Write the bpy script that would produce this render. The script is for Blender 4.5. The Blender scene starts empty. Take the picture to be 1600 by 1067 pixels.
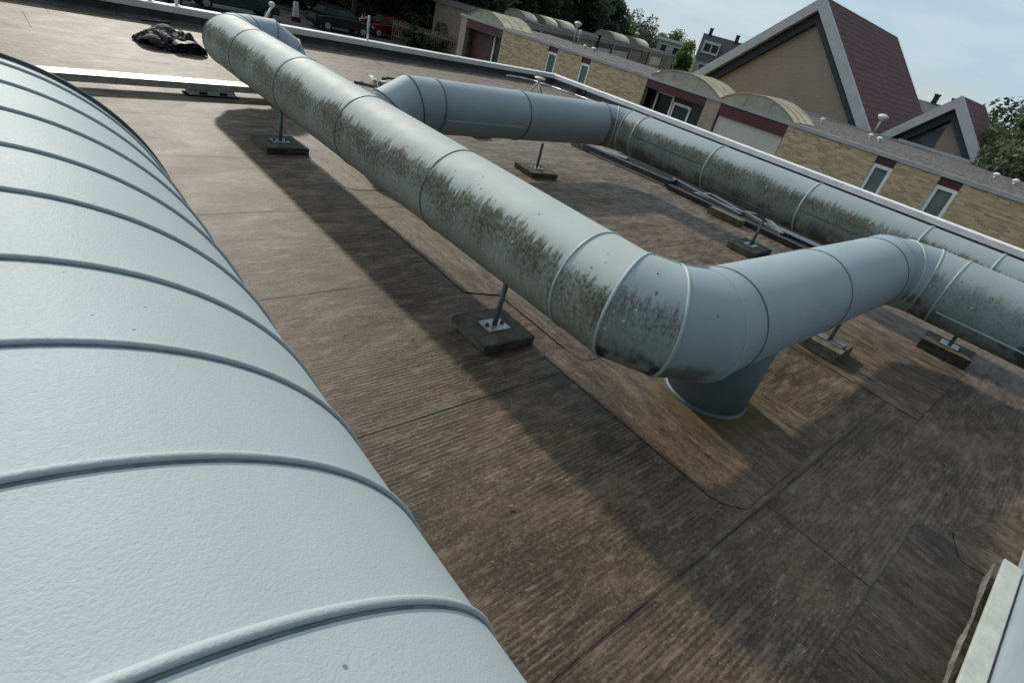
import bpy, bmesh, math, random
from mathutils import Vector, Matrix
R = math.radians
PI = math.pi
scene = bpy.context.scene
C = scene.collection
random.seed(7)

# ------------------------------------------------------------------ helpers
def link(name, bm, mats, parent=None, smooth=False):
    me = bpy.data.meshes.new(name)
    bm.normal_update()
    bm.to_mesh(me); bm.free()
    for m in (mats if isinstance(mats, (list, tuple)) else [mats]):
        me.materials.append(m)
    if smooth:
        for p in me.polygons: p.use_smooth = True
    o = bpy.data.objects.new(name, me)
    C.objects.link(o)
    if parent is not None:
        o.parent = parent
    return o

def tag(o, label, cat=None, group=None):
    o['label'] = label
    if cat: o['category'] = cat
    if group: o['group'] = group
    return o

def thing(name, label, cat, loc=(0, 0, 0), rotz=0.0, group=None):
    o = bpy.data.objects.new(name, None)
    o.empty_display_size = .1
    C.objects.link(o)
    o.location = loc
    o.rotation_euler = (0, 0, rotz)
    return tag(o, label, cat, group)

def structure(name, bm, m, smooth=False):
    o = link(name, bm, m, None, smooth)
    o['kind'] = 'structure'
    return o

def box(bm, x0, x1, y0, y1, z0, z1, mi=0, bev=0.0):
    g = bmesh.ops.create_cube(bm, size=1.0)
    vs = g['verts']
    for v in vs:
        v.co = Vector(((x0 + x1) / 2 + v.co.x * (x1 - x0), (y0 + y1) / 2 + v.co.y * (y1 - y0), (z0 + z1) / 2 + v.co.z * (z1 - z0)))
    fs = set(f for v in vs for f in v.link_faces)
    for f in fs: f.material_index = mi
    if bev > 0:
        es = list(set(e for v in vs for e in v.link_edges))
        bmesh.ops.bevel(bm, geom=es, offset=bev, segments=2, affect='EDGES', profile=.6)
    return vs

def obox(bm, p, q, w, h, z0=0.0, mi=0, tilt=0.0):
    """box bar from p to q (xy or xyz), width w, height h"""
    p = Vector(p if len(p) == 3 else (*p, z0)); q = Vector(q if len(q) == 3 else (*q, z0))
    d = q - p; L = d.length; d.normalize()
    s = d.cross(Vector((0, 0, 1))); s.normalize(); u = s.cross(d)
    s2 = s * math.cos(tilt) + u * math.sin(tilt); u2 = u * math.cos(tilt) - s * math.sin(tilt)
    c = []
    for e in (p, q):
        for a, b in ((-1, 0), (1, 0), (1, 1), (-1, 1)):
            c.append(bm.verts.new(e + s2 * (a * w / 2) + u2 * (b * h)))
    for f in ((3, 2, 1, 0), (4, 5, 6, 7), (0, 1, 5, 4), (1, 2, 6, 5), (2, 3, 7, 6), (3, 0, 4, 7)):
        bm.faces.new([c[i] for i in f]).material_index = mi

def cyl(bm, p, q, r0, r1=None, seg=20, caps=True, mi=0):
    r1 = r0 if r1 is None else r1
    p, q = Vector(p), Vector(q)
    d = (q - p).normalized()
    a = Vector((0, 0, 1)) if abs(d.z) < .9 else Vector((1, 0, 0))
    s = d.cross(a).normalized(); u = s.cross(d)
    ra, rb = [], []
    for i in range(seg):
        t = 2 * PI * i / seg
        o = s * math.cos(t) + u * math.sin(t)
        ra.append(bm.verts.new(p + o * r0)); rb.append(bm.verts.new(q + o * r1))
    for i in range(seg):
        j = (i + 1) % seg
        f = bm.faces.new((ra[i], ra[j], rb[j], rb[i])); f.smooth = True; f.material_index = mi
    if caps:
        bm.faces.new(ra[::-1]).material_index = mi; bm.faces.new(rb).material_index = mi

def lathe(bm, prof, seg=20, c=(0, 0, 0), mi=0):
    rings = []
    for r, z in prof:
        rings.append([bm.verts.new((c[0] + r * math.cos(2 * PI * i / seg), c[1] + r * math.sin(2 * PI * i / seg), c[2] + z)) for i in range(seg)])
    for a, b in zip(rings, rings[1:]):
        for i in range(seg):
            j = (i + 1) % seg
            f = bm.faces.new((a[i], a[j], b[j], b[i])); f.smooth = True; f.material_index = mi
    bm.faces.new(rings[0][::-1]).material_index = mi; bm.faces.new(rings[-1]).material_index = mi

def prism(bm, pts, axis, a, b, mi=0):
    """extrude polygon pts (2d) between a and b along axis ('x': pts are y,z ; 'y': pts are x,z ; 'z': pts are x,y)"""
    def P(u, v, w):
        return {'x': (w, u, v), 'y': (u, w, v), 'z': (u, v, w)}[axis]
    va = [bm.verts.new(P(u, v, a)) for u, v in pts]; vb = [bm.verts.new(P(u, v, b)) for u, v in pts]
    fs = [bm.faces.new(va[::-1]), bm.faces.new(vb)]
    n = len(pts)
    for i in range(n):
        j = (i + 1) % n
        fs.append(bm.faces.new((va[i], va[j], vb[j], vb[i])))
    for f in fs: f.material_index = mi
    bmesh.ops.recalc_face_normals(bm, faces=fs)

def NB(): return bmesh.new()

# ------------------------------------------------------------------ node material helper
class NT:
    def __init__(s, name):
        s.m = bpy.data.materials.new(name); s.m.use_nodes = True
        s.t = s.m.node_tree; s.n = s.t.nodes; s.l = s.t.links
        s.b = s.n['Principled BSDF']
    def new(s, typ, **kw):
        n = s.n.new(typ)
        for k, v in kw.items(): setattr(n, k, v)
        return n
    def put(s, sock, v):
        if v is None: return
        if isinstance(v, bpy.types.NodeSocket): s.l.new(v, sock)
        else:
            if isinstance(v, (tuple, list)) and len(v) == 3 and sock.type == 'RGBA': v = (*v, 1)
            sock.default_value = v
    def math(s, op, a, b=None, c=None, clamp=False):
        n = s.new('ShaderNodeMath', operation=op); n.use_clamp = clamp
        s.put(n.inputs[0], a); s.put(n.inputs[1], b)
        if c is not None: s.put(n.inputs[2], c)
        return n.outputs[0]
    def mix(s, f, a, b, mode='MIX'):
        n = s.new('ShaderNodeMix', data_type='RGBA', blend_type=mode)
        s.put(n.inputs[0], f); s.put(n.inputs[6], a); s.put(n.inputs[7], b)
        return n.outputs[2]
    def ss(s, v, a, b):
        n = s.new('ShaderNodeMapRange', interpolation_type='SMOOTHSTEP')
        s.put(n.inputs[0], v); n.inputs[1].default_value = a; n.inputs[2].default_value = b
        return n.outputs[0]
    def geo(s): return s.new('ShaderNodeNewGeometry').outputs['Position']
    def obj(s): return s.new('ShaderNodeTexCoord').outputs['Object']
    def uv(s): return s.new('ShaderNodeTexCoord').outputs['UV']
    def sep(s, v):
        n = s.new('ShaderNodeSeparateXYZ'); s.l.new(v, n.inputs[0]); return n.outputs
    def comb(s, x, y, z=0.0):
        n = s.new('ShaderNodeCombineXYZ'); s.put(n.inputs[0], x); s.put(n.inputs[1], y); s.put(n.inputs[2], z); return n.outputs[0]
    def noise(s, v, scale, detail=4, rough=.55, dist=0.0):
        n = s.new('ShaderNodeTexNoise'); s.put(n.inputs['Vector'], v)
        n.inputs['Scale'].default_value = scale; n.inputs['Detail'].default_value = detail
        n.inputs['Roughness'].default_value = rough; n.inputs['Distortion'].default_value = dist
        return n.outputs['Fac']
    def vor(s, v, scale, out='Distance', rnd=1.0):
        n = s.new('ShaderNodeTexVoronoi'); s.put(n.inputs['Vector'], v); n.inputs['Scale'].default_value = scale
        n.inputs['Randomness'].default_value = rnd
        return n.outputs[out]
    def scale(s, v, sc):
        n = s.new('ShaderNodeMapping'); s.l.new(v, n.inputs[0]); n.inputs['Scale'].default_value = sc; return n.outputs[0]
    def bump(s, h, strength=.3, dist=.01, normal=None):
        n = s.new('ShaderNodeBump'); s.put(n.inputs['Height'], h)
        n.inputs['Strength'].default_value = strength; n.inputs['Distance'].default_value = dist
        if normal is not None: s.l.new(normal, n.inputs['Normal'])
        return n.outputs[0]
    def fin(s, col, rough=.6, metal=0.0, normal=None, spec=.5):
        s.put(s.b.inputs['Base Color'], col); s.put(s.b.inputs['Roughness'], rough)
        s.b.inputs['Metallic'].default_value = metal
        s.put(s.b.inputs['Specular IOR Level'], spec)
        if normal is not None: s.l.new(normal, s.b.inputs['Normal'])
        return s.m

def plain(name, col, rough=.6, metal=0.0, var=.25, sc=6.0, bump=0.0, bsc=40.0, spec=.5):
    k = NT(name); p = k.obj()
    n = k.noise(p, sc, 5)
    n2 = k.noise(p, sc * 7, 3)
    f = k.math('ADD', k.math('MULTIPLY', n, .7), k.math('MULTIPLY', n2, .3))
    lo = tuple(c * (1 - var) for c in col); hi = tuple(min(1, c * (1 + var)) for c in col)
    c = k.mix(k.ss(f, .3, .7), lo, hi)
    nm = k.bump(k.noise(p, bsc, 4), bump, .01) if bump else None
    return k.fin(c, rough, metal, nm, spec)

# ---- duct paint: UV.x = metres along the run, UV.y = angle from the top / 2pi (positive = towards the viewer's walkway side)
def duct_paint(name, moss=0.0, stain_shade=0.0, base=(.45, .515, .52), seed=0.0, low=.6):
    k = NT(name)
    uv = k.uv(); sx = k.sep(uv); u, v = sx[0], sx[1]
    P = k.geo()
    th = k.math('MULTIPLY', v, 360.0)
    c = k.mix(k.ss(k.noise(P, 2.2, 4), .3, .7), tuple(b * .93 for b in base), tuple(b * 1.05 for b in base))
    # faint wet/dry blotches and fine dust
    c = k.mix(k.math('MULTIPLY', k.ss(k.noise(P, 14, 5, .65), .52, .75), .22), c, tuple(b * .8 for b in base))
    rough = k.math('ADD', .56, k.math('MULTIPLY', k.noise(P, 9, 4), .20))
    if moss > 0:
        uo = k.math('ADD', u, seed)
        wob = k.math('MULTIPLY', k.math('SUBTRACT', k.noise(k.comb(uo, 0.3), 2.3, 5, .62), .5), 46.0)
        wob2 = k.math('MULTIPLY', k.math('SUBTRACT', k.noise(k.comb(uo, 3.3), 46.0, 3, .6), .5), 40.0)
        t2 = k.math('ADD', k.math('ADD', th, wob), wob2)
        up = k.ss(t2, 44.0, 62.0)
        core = k.math('SUBTRACT', 1.0, k.math('MULTIPLY', k.ss(t2, 62.0, 118.0), .62))
        side = k.math('MULTIPLY', k.ss(th, 8.0, 30.0), k.math('SUBTRACT', 1.0, k.ss(th, 176.0, 180.0)))
        band = k.math('MULTIPLY', k.math('MULTIPLY', up, core), side)
        st = k.noise(k.comb(k.math('MULTIPLY', uo, 62.0), k.math('MULTIPLY', v, 15.0)), 1.0, 4, .62)
        st2 = k.noise(k.comb(k.math('MULTIPLY', uo, 170.0), k.math('MULTIPLY', v, 75.0)), 1.0, 4, .72)
        lump = k.ss(k.noise(k.comb(uo, k.math('MULTIPLY', v, 1.4)), 3.4, 3), .28, .62)
        iso = k.noise(k.comb(k.math('MULTIPLY', uo, 55.0), k.math('MULTIPLY', v, 72.0)), 1.0, 5, .75)
        s = k.math('ADD', k.math('ADD', k.math('MULTIPLY', st, .26), k.math('MULTIPLY', st2, .28)), k.math('MULTIPLY', iso, .46))
        thr = k.math('ADD', .33, k.math('MULTIPLY', band, .24 * (.4 + .6 * moss)))
        thr = k.math('ADD', thr, k.math('MULTIPLY', k.math('SUBTRACT', lump, .6), .09))
        m = k.ss(k.math('SUBTRACT', thr, s), -.10, .14)
        m = k.math('MULTIPLY', m, k.ss(band, .02, .3))
        # thin green-grey film of algae below the moss line, streaked by run-off
        film = k.math('MULTIPLY', k.ss(t2, 40.0, 86.0), side)
        film = k.math('MULTIPLY', film, k.math('ADD', .40, k.math('MULTIPLY', k.ss(st, .30, .68), .60)))
        c = k.mix(k.math('MULTIPLY', film, low * moss), c, (.150, .152, .108))
        dk = k.mix(k.ss(st2, .35, .65), (.034, .032, .014), (.105, .096, .048))
        c = k.mix(k.math('MULTIPLY', m, min(.92, .56 + .36 * moss)), c, dk)
        # pale lichen spots
        vd = k.vor(k.comb(k.math('MULTIPLY', uo, 22.0), k.math('MULTIPLY', v, 28.0)), 1.0)
        sp = k.math('MULTIPLY', k.math('LESS_THAN', vd, .13), k.ss(band, .25, .6))
        sp = k.math('MULTIPLY', sp, k.math('GREATER_THAN', k.noise(P, 7.0, 2), .56))
        c = k.mix(k.math('MULTIPLY', sp, .8), c, (.55, .55, .47))
        # stray dark specks higher up
        vs = k.vor(k.comb(k.math('MULTIPLY', uo, 16.0), k.math('MULTIPLY', v, 24.0)), 1.0)
        sp2 = k.math('MULTIPLY', k.math('LESS_THAN', vs, .085), k.ss(t2, 5.0, 45.0))
        c = k.mix(k.math('MULTIPLY', sp2, .75), c, (.05, .05, .04))
        rough = k.math('ADD', rough, k.math('MULTIPLY', m, .4))
    if stain_shade > 0:  # black stains on the near bend; underside shade painted on far and front ducts
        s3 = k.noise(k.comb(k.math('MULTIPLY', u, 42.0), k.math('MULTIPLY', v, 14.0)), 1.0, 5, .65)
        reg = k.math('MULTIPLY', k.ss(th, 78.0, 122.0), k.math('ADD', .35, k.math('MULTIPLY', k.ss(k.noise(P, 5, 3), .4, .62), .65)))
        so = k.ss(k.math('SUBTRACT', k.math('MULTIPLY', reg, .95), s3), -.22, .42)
        c = k.mix(k.math('MULTIPLY', so, stain_shade), c, (.018, .02, .018))
    pin = k.math('LESS_THAN', k.vor(P, 31.0), .07)
    c = k.mix(k.math('MULTIPLY', k.math('MULTIPLY', pin, k.math('GREATER_THAN', k.noise(P, 3.1, 2), .57)), .6), c, (.10, .10, .085))
    dent = k.bump(k.noise(P, 3.6, 2, .5), .22, .02)
    nm = k.bump(k.noise(P, 120, 3, .5), .05, .002, dent)
    return k.fin(c, rough, 0.0, nm, .5)

def peel_paint(name, base):
    k = NT(name); P = k.geo()
    n1 = k.noise(P, 400, 2, .5, .3); n2 = k.noise(P, 185, 3, .55, .2)
    h = k.math('ADD', k.math('MULTIPLY', n1, .7), k.math('MULTIPLY', n2, .5))
    c = k.mix(k.ss(k.noise(P, 3.0, 4), .3, .7), tuple(b * .95 for b in base), tuple(b * 1.04 for b in base))
    c = k.mix(k.math('MULTIPLY', k.ss(k.noise(P, 1.3, 3), .5, .75), .18), c, (.60, .56, .56))
    c = k.mix(k.math('MULTIPLY', k.ss(n1, .45, .30), .22), c, tuple(b * .72 for b in base))
    pin = k.math('MULTIPLY', k.math('LESS_THAN', k.vor(P, 26.0), .055), k.math('GREATER_THAN', k.noise(P, 5, 2), .56))
    c = k.mix(k.math('MULTIPLY', pin, .7), c, (.12, .12, .11))
    nm = k.bump(h, .34, .0022)
    return k.fin(c, k.math('ADD', .55, k.math('MULTIPLY', n2, .15)), 0, nm, .4)

# ---- roofing felt; ribs run along X (axis 'x') or along Y
def felt(name, ribs='x', patch=False, dark=1.0):
    k = NT(name); P = k.geo(); s = k.sep(P); X, Y = s[0], s[1]
    along, across = (X, Y) if ribs == 'x' else (Y, X)
    wig = k.math('MULTIPLY', k.math('SUBTRACT', k.noise(P, 4.0, 3), .5), .007)
    ac = k.math('ADD', across, wig)
    per = .0185 if not patch else .011
    ph = k.math('MULTIPLY', ac, 2 * PI / per)
    rib = k.math('ADD', .5, k.math('MULTIPLY', k.math('SINE', ph), .5))
    brk = k.noise(k.comb(k.math('MULTIPLY', along, 14.0), k.math('MULTIPLY', ac, 55.0)), 1.0, 4, .6)   # ribs worn away in places
    zone = k.ss(k.noise(k.comb(k.math('MULTIPLY', along, 1.0), k.math('MULTIPLY', across, 1.6)), 1.3, 4, .6), .36, .62)
    ribw = k.math('MULTIPLY', k.math('MULTIPLY', rib, k.ss(brk, .36, .60)), k.math('ADD', .15, k.math('MULTIPLY', zone, .7)))
    big = k.noise(P, .75, 5, .6); mid = k.noise(P, 3.1, 6, .66, .4); fine = k.noise(P, 110, 4, .72); grit = k.noise(P, 260, 2, .6)
    D = lambda c: (c[0] * dark * 1.18, c[1] * dark * 1.06, c[2] * dark * .96)
    c = k.mix(k.ss(big, .34, .66), D((.036, .027, .0205)), D((.068, .052, .0375)))
    c = k.mix(k.math('MULTIPLY', k.ss(mid, .46, .70), .62), c, D((.105, .082, .056)))
    c = k.mix(k.math('MULTIPLY', k.ss(k.noise(P, 1.6, 4, .6), .50, .70), .6), c, D((.076, .064, .032)))    # mossy olive tint
    c = k.mix(k.math('MULTIPLY', k.ss(k.noise(P, 1.15, 5, .65, .5), .53, .68), .62), c, D((.027, .0205, .018)))   # damp stains
    c = k.mix(k.math('MULTIPLY', ribw, .55), c, D((.165, .134, .104)))
    c = k.mix(k.math('MULTIPLY', k.math('MULTIPLY', k.ss(rib, .42, .05), zone), .55), c, D((.016, .012, .010)))
    grain = k.noise(P, 46, 5, .78)
    c = k.mix(k.math('MULTIPLY', k.ss(grain, .51, .64), .50), c, D((.155, .125, .095)))
    c = k.mix(k.math('MULTIPLY', k.ss(grain, .47, .36), .60), c, D((.016, .012, .010)))
    c = k.mix(k.math('MULTIPLY', k.ss(fine, .52, .64), .50), c, D((.185, .152, .118)))
    c = k.mix(k.math('MULTIPLY', k.ss(fine, .46, .34), .5), c, D((.016, .012, .010)))
    chip = k.vor(P, 70.0); chc = k.sep(k.vor(P, 70.0, 'Color'))[0]                            # loose mineral chips
    c = k.mix(k.math('MULTIPLY', k.math('MULTIPLY', k.ss(chip, .30, .16), k.math('GREATER_THAN', chc, .84)), .5), c, D((.26, .225, .18)))
    # long worn streaks of lighter dust along the roll
    strk = k.noise(k.comb(k.math('MULTIPLY', along, 1.6), k.math('MULTIPLY', across, 22.0)), 1.0, 5, .68)
    c = k.mix(k.math('MULTIPLY', k.ss(strk, .54, .70), .34), c, D((.19, .157, .122)))
    c = k.mix(k.math('MULTIPLY', k.ss(strk, .45, .30), .42), c, D((.022, .017, .015)))
    stk2 = k.noise(k.comb(k.math('MULTIPLY', along, 7.5), k.math('MULTIPLY', across, 26.0)), 1.0, 6, .72)
    c = k.mix(k.math('MULTIPLY', k.ss(stk2, .53, .66), .48), c, D((.215, .18, .142)))
    c = k.mix(k.math('MULTIPLY', k.ss(stk2, .46, .36), .48), c, D((.017, .013, .011)))
    stk3 = k.noise(k.comb(k.math('MULTIPLY', along, 2.4), k.math('MULTIPLY', across, 7.0)), 1.0, 6, .76, .3)
    c = k.mix(k.math('MULTIPLY', k.ss(stk3, .52, .66), .34), c, D((.205, .172, .138)))
    c = k.mix(k.math('MULTIPLY', k.ss(stk3, .47, .37), .36), c, D((.021, .0165, .014)))
    # rib tops scuffed pale in short dashes
    dash = k.noise(k.comb(k.math('MULTIPLY', along, 26.0), k.math('MULTIPLY', ac, 90.0)), 1.0, 2, .5)
    dz = k.ss(k.noise(P, .9, 4, .6), .53, .66)
    sc = k.math('MULTIPLY', k.math('MULTIPLY', k.ss(dash, .60, .68), k.ss(rib, .55, .85)), dz)
    c = k.mix(k.math('MULTIPLY', sc, .7), c, D((.34, .31, .27)))
    # one round damp blot
    db = k.new('ShaderNodeVectorMath', operation='DISTANCE'); k.l.new(P, db.inputs[0]); db.inputs[1].default_value = (1.62, .80, 0)
    bl = k.math('ADD', db.outputs['Value'], k.math('MULTIPLY', k.math('SUBTRACT', k.noise(P, 16, 3), .5), .06))
    c = k.mix(k.math('MULTIPLY', k.ss(bl, .075, .055), .6), c, (.014, .012, .009))
    # yellow moss ring round the duct drop
    dv = k.new('ShaderNodeVectorMath', operation='DISTANCE'); k.l.new(P, dv.inputs[0]); dv.inputs[1].default_value = (2.42, .83, 0)
    mr_ = k.math('ADD', dv.outputs['Value'], k.math('MULTIPLY', k.math('SUBTRACT', k.noise(P, 9, 4), .5), .22))
    c = k.mix(k.math('MULTIPLY', k.ss(mr_, .40, .24), .62), c, (.11, .085, .03))
    h = k.math('ADD', k.math('MULTIPLY', ribw, .8), k.math('MULTIPLY', grit, .5))
    h = k.math('ADD', k.math('ADD', h, k.math('MULTIPLY', mid, 1.0)), k.math('MULTIPLY', grain, .9))
    if not patch:
        # laps between the one metre rolls: black bitumen lines with a soft smear beside them
        w2 = k.math('MULTIPLY', k.math('SUBTRACT', k.noise(k.comb(X, k.math('MULTIPLY', Y, .2)), 2.4, 4), .5), .012)
        yy = k.math('ADD', k.math('ADD', Y, w2), 100.0 - .065)
        fr = k.math('FRACT', k.math('DIVIDE', yy, .992))
        line = k.math('MULTIPLY', k.ss(fr, .0, .003), k.math('SUBTRACT', 1.0, k.ss(fr, .008, .014)))
        line = k.math('MULTIPLY', line, k.math('ADD', .5, k.math('MULTIPLY', k.ss(k.noise(k.comb(X, 0.0), 5.0, 3), .35, .6), .5)))
        smear = k.math('MULTIPLY', k.ss(fr, .93, .998), k.ss(k.noise(P, 4, 3), .45, .65))
        c = k.mix(k.math('MULTIPLY', smear, .45), c, D((.03, .024, .021)))
        # end joints of the rolls: one per row, shifted from row to row
        row = k.math('FLOOR', k.math('DIVIDE', yy, .992))
        shift = k.math('MULTIPLY', k.math('FRACT', k.math('MULTIPLY', k.math('SINE', k.math('MULTIPLY', row, 12.9898)), 43758.5)), 5.2)
        w3 = k.math('MULTIPLY', k.math('SUBTRACT', k.noise(k.comb(k.math('MULTIPLY', X, .2), Y), 3.4, 3), .5), .014)
        fx = k.math('FRACT', k.math('DIVIDE', k.math('ADD', k.math('ADD', k.math('ADD', X, w3), shift), 50.0), 5.2))
        ln2 = k.math('MULTIPLY', k.ss(fx, .0, .0006), k.math('SUBTRACT', 1.0, k.ss(fx, .0018, .0028)))
        line = k.math('MAXIMUM', line, k.math('MULTIPLY', ln2, .85))
        c = k.mix(k.math('MULTIPLY', line, .95), c, (.012, .010, .010))
        h = k.math('SUBTRACT', h, k.math('MULTIPLY', line, 1.6))
    wear = k.math('ADD', k.math('MULTIPLY', stk3, .5), k.math('MULTIPLY', stk2, .5))
    nm = k.bump(h, .55, .004, k.bump(wear, .20, .03))
    rough = k.math('ADD', .40, k.math('MULTIPLY', mid, .28))
    k.put(k.b.inputs['Sheen Weight'], k.math('MULTIPLY', k.ss(wear, .40, .60), .50)); k.b.inputs['Sheen Roughness'].default_value = .35
    k.b.inputs['Sheen Tint'].default_value = (1.0, .86, .70, 1)
    return k.fin(c, rough, 0, nm, .27)

def bricks(name, c1, c2, mortar, axis='yz', bw=.215, bh=.0655):
    k = NT(name); s = k.sep(k.geo())
    a = {'yz': s[1], 'xz': s[0]}[axis]
    v = k.comb(a, s[2])
    n = k.new('ShaderNodeTexBrick'); k.l.new(v, n.inputs['Vector'])
    n.offset = .5; n.inputs['Scale'].default_value = 1.0
    n.inputs['Brick Width'].default_value = bw; n.inputs['Row Height'].default_value = bh
    n.inputs['Mortar Size'].default_value = .0085; n.inputs['Mortar Smooth'].default_value = .2; n.inputs['Bias'].default_value = 0.0
    n.inputs['Color1'].default_value = (*c1, 1); n.inputs['Color2'].default_value = (*c2, 1); n.inputs['Mortar'].default_value = (*mortar, 1)
    P = k.geo()
    c = k.mix(k.math('MULTIPLY', k.ss(k.noise(P, .8, 4), .35, .7), .35), n.outputs['Color'], tuple(x * .72 for x in c1))
    c = k.mix(k.math('MULTIPLY', k.ss(k.noise(k.comb(k.math('MULTIPLY', a, 4.6), k.math('MULTIPLY', s[2], 15.0)), 1.0, 2), .55, .75), .5), c, tuple(min(1, x * 1.35) for x in c2))
    nm = k.bump(n.outputs['Fac'], -.4, .01)
    return k.fin(c, .85, 0, nm, .3)

# ------------------------------------------------------------------ materials
M = {}
BASE = (.285, .352, .378)
M['duct_big'] = duct_paint('weathered_grey_paint', moss=1.0, base=(.41, .447, .42), seed=0.0, low=.75)
M['duct_elbow'] = duct_paint('stained_grey_paint', moss=.62, stain_shade=1.0, base=(.325, .385, .388), seed=4.0, low=.8)
M['duct_elbow2'] = duct_paint('dark_bottomed_grey_paint', moss=.0, stain_shade=.65, base=BASE)  # darker towards the bottom of the bend
M['duct_drop'] = duct_paint('shaded_blue_grey_paint', moss=.0, base=(.125, .17, .185))  # darker copy of the duct paint, shade put into its colour
M['duct_clean'] = duct_paint('clean_blue_grey_paint', moss=.0, base=BASE)
M['duct_far'] = duct_paint('mossy_blue_grey_paint', moss=.9, stain_shade=.6, base=(.285, .342, .342), seed=11.0, low=.95)  # moss, plus underside shade painted into the colour
M['duct_front'] = duct_paint('dusty_blue_grey_paint', moss=.5, stain_shade=.75, base=(.28, .335, .338), seed=23.0, low=.9)  # underside shade painted into the colour here too
M['band'] = plain('pale_band_paint', (.36, .43, .43), .45, 0, .12, 9)
M['band_dark'] = plain('grimy_band_paint', (.10, .125, .13), .5, 0, .25, 9)
M['peel'] = peel_paint('orange_peel_paint', (.43, .488, .488))
M['peel_band'] = peel_paint('orange_peel_bead_paint', (.425, .482, .484))
M['rim'] = plain('dark_rim_rubber', (.05, .055, .055), .6, 0, .3, 14)
M['rib_shade'] = plain('dark_teal_rib_shade', (.115, .15, .16), .6, 0, .3, 30)  # colour of the shade painted beside each foreground rib
M['felt'] = felt('brown_ribbed_roofing_felt', 'x')
M['felt_patch'] = felt('patch_roofing_felt', 'y', True, 1.02)
M['felt_patch_dark'] = felt('dark_patch_roofing_felt', 'y', True, .72)
M['bitumen'] = plain('black_bitumen', (.016, .014, .013), .45, 0, .3, 20)
M['felt_grey'] = plain('grey_upstand_felt', (.065, .068, .068), .75, 0, .35, 5, .3, 60)
M['trim'] = plain('white_roof_edge_trim', (.80, .80, .77), .45, 0, .12, 4)
M['concrete'] = plain('mossy_concrete', (.075, .068, .054), .9, 0, .55, 14, .8, 55)
M['concrete_pale'] = plain('pale_mossy_concrete', (.14, .13, .095), .9, 0, .6, 16, .9, 55)
M['galv'] = plain('galvanised_steel', (.42, .43, .42), .42, .55, .25, 18)
M['post'] = plain('grey_blue_post_paint', (.10, .13, .14), .5, .1, .3, 18)
M['alu'] = plain('aluminium', (.62, .63, .62), .35, .6, .12, 10)
M['alu_side'] = plain('mill_aluminium', (.17, .175, .185), .7, .1, .2, 10)
M['rubber'] = plain('dark_rubber', (.016, .016, .017), .9, 0, .3, 12, spec=.15)
M['darksteel'] = plain('dark_painted_steel', (.030, .032, .036), .65, 0, .35, 9)
M['tarp'] = plain('black_plastic_sheet', (.020, .019, .021), .7, 0, .35, 9, spec=.3)
M['tarp_grey'] = plain('grey_plastic_sheet', (.22, .23, .23), .5, 0, .3, 9)
M['white'] = plain('white_paint', (.72, .72, .70), .5, 0, .1, 6)
M['board'] = plain('weathered_white_board', (.47, .49, .44), .55, 0, .16, 11, .15, 60)
M['cabinet'] = plain('pale_blue_sheet_metal', (.34, .41, .45), .45, 0, .1, 5)
M['tornfelt'] = plain('torn_grey_felt', (.32, .31, .29), .9, 0, .5, 26, .8, 60)
M['brick'] = bricks('yellow_brick', (.66, .49, .305), (.32, .22, .125), (.48, .40, .30))
M['brick_x'] = bricks('yellow_brick_end', (.66, .49, .305), (.32, .22, .125), (.48, .40, .30), 'xz')
M['brick_pier'] = bricks('buff_brick', (.44, .34, .265), (.32, .245, .185), (.40, .35, .29))
M['gable'] = bricks('brown_brick', (.38, .30, .24), (.33, .258, .208), (.36, .29, .24))
M['red'] = plain('oxblood_paint', (.075, .014, .020), .45, 0, .18, 3)
M['redbrown'] = plain('red_brown_boards', (.075, .028, .028), .55, 0, .3, 3)
M['frame'] = plain('white_window_frame', (.80, .79, .75), .45, 0, .1, 5)
M['garage'] = plain('beige_garage_door', (.56, .515, .465), .55, 0, .07, 2)
M['dark'] = plain('dark_door_paint', (.018, .018, .021), .4, 0, .3, 4)
M['fascia'] = plain('pale_grey_fascia', (.40, .385, .36), .6, 0, .15, 3)
M['fascia_grey'] = plain('grey_fascia', (.27, .25, .24), .6, 0, .2, 3)
M['rake'] = plain('grey_barge_board', (.47, .46, .455), .6, 0, .1, 2)
M['trim_shade'] = plain('dark_trim_and_shade', (.045, .05, .055), .7, 0, .2, 3)  # dark trim colour, also painting shade under the gable overhangs
M['spandrel'] = plain('blue_grey_panel', (.055, .065, .08), .4, 0, .2, 3)
M['housewhite'] = plain('white_render', (.55, .55, .54), .8, 0, .1, 1)
M['slate'] = plain('dark_roof_slate', (.085, .082, .085), .8, 0, .3, 2)
M['chimney'] = plain('dark_chimney_brick', (.05, .042, .042), .9, 0, .3, 4)
M['bark'] = plain('bark', (.055, .045, .036), .9, 0, .35, 8, .6, 30)
M['asphalt'] = plain('grey_asphalt', (.085, .082, .080), .9, 0, .2, 1.2, .2, 40)
M['pave'] = plain('pale_paving', (.20, .19, .175), .9, 0, .2, .8, .2, 30)
M['wood'] = plain('pale_fence_wood', (.30, .245, .19), .85, 0, .25, 4)
M['tyre'] = plain('tyre_rubber', (.02, .02, .02), .8, 0, .2, 8)
M['carred'] = plain('red_car_paint', (.095, .010, .014), .25, 0, .06, 2)
M['carblack'] = plain('black_car_paint', (.014, .016, .019), .22, 0, .1, 2)
M['carteal'] = plain('dark_green_van_paint', (.028, .048, .046), .3, 0, .1, 2)
M['leafdebris'] = plain('yellow_leaf', (.42, .33, .14), .7, 0, .3, 40)

def glass(name, col):
    k = NT(name); P = k.geo()
    c = k.mix(k.ss(k.noise(P, 1.4, 3), .3, .7), tuple(x * .7 for x in col), tuple(x * 1.25 for x in col))
    return k.fin(c, .08, 0, None, .7)
M['pane'] = glass('curtained_window_glass', (.16, .185, .175))
M['pane_dark'] = glass('dark_window_glass', (.015, .018, .022))
M['carglass'] = glass('car_glass', (.10, .13, .135))

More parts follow.
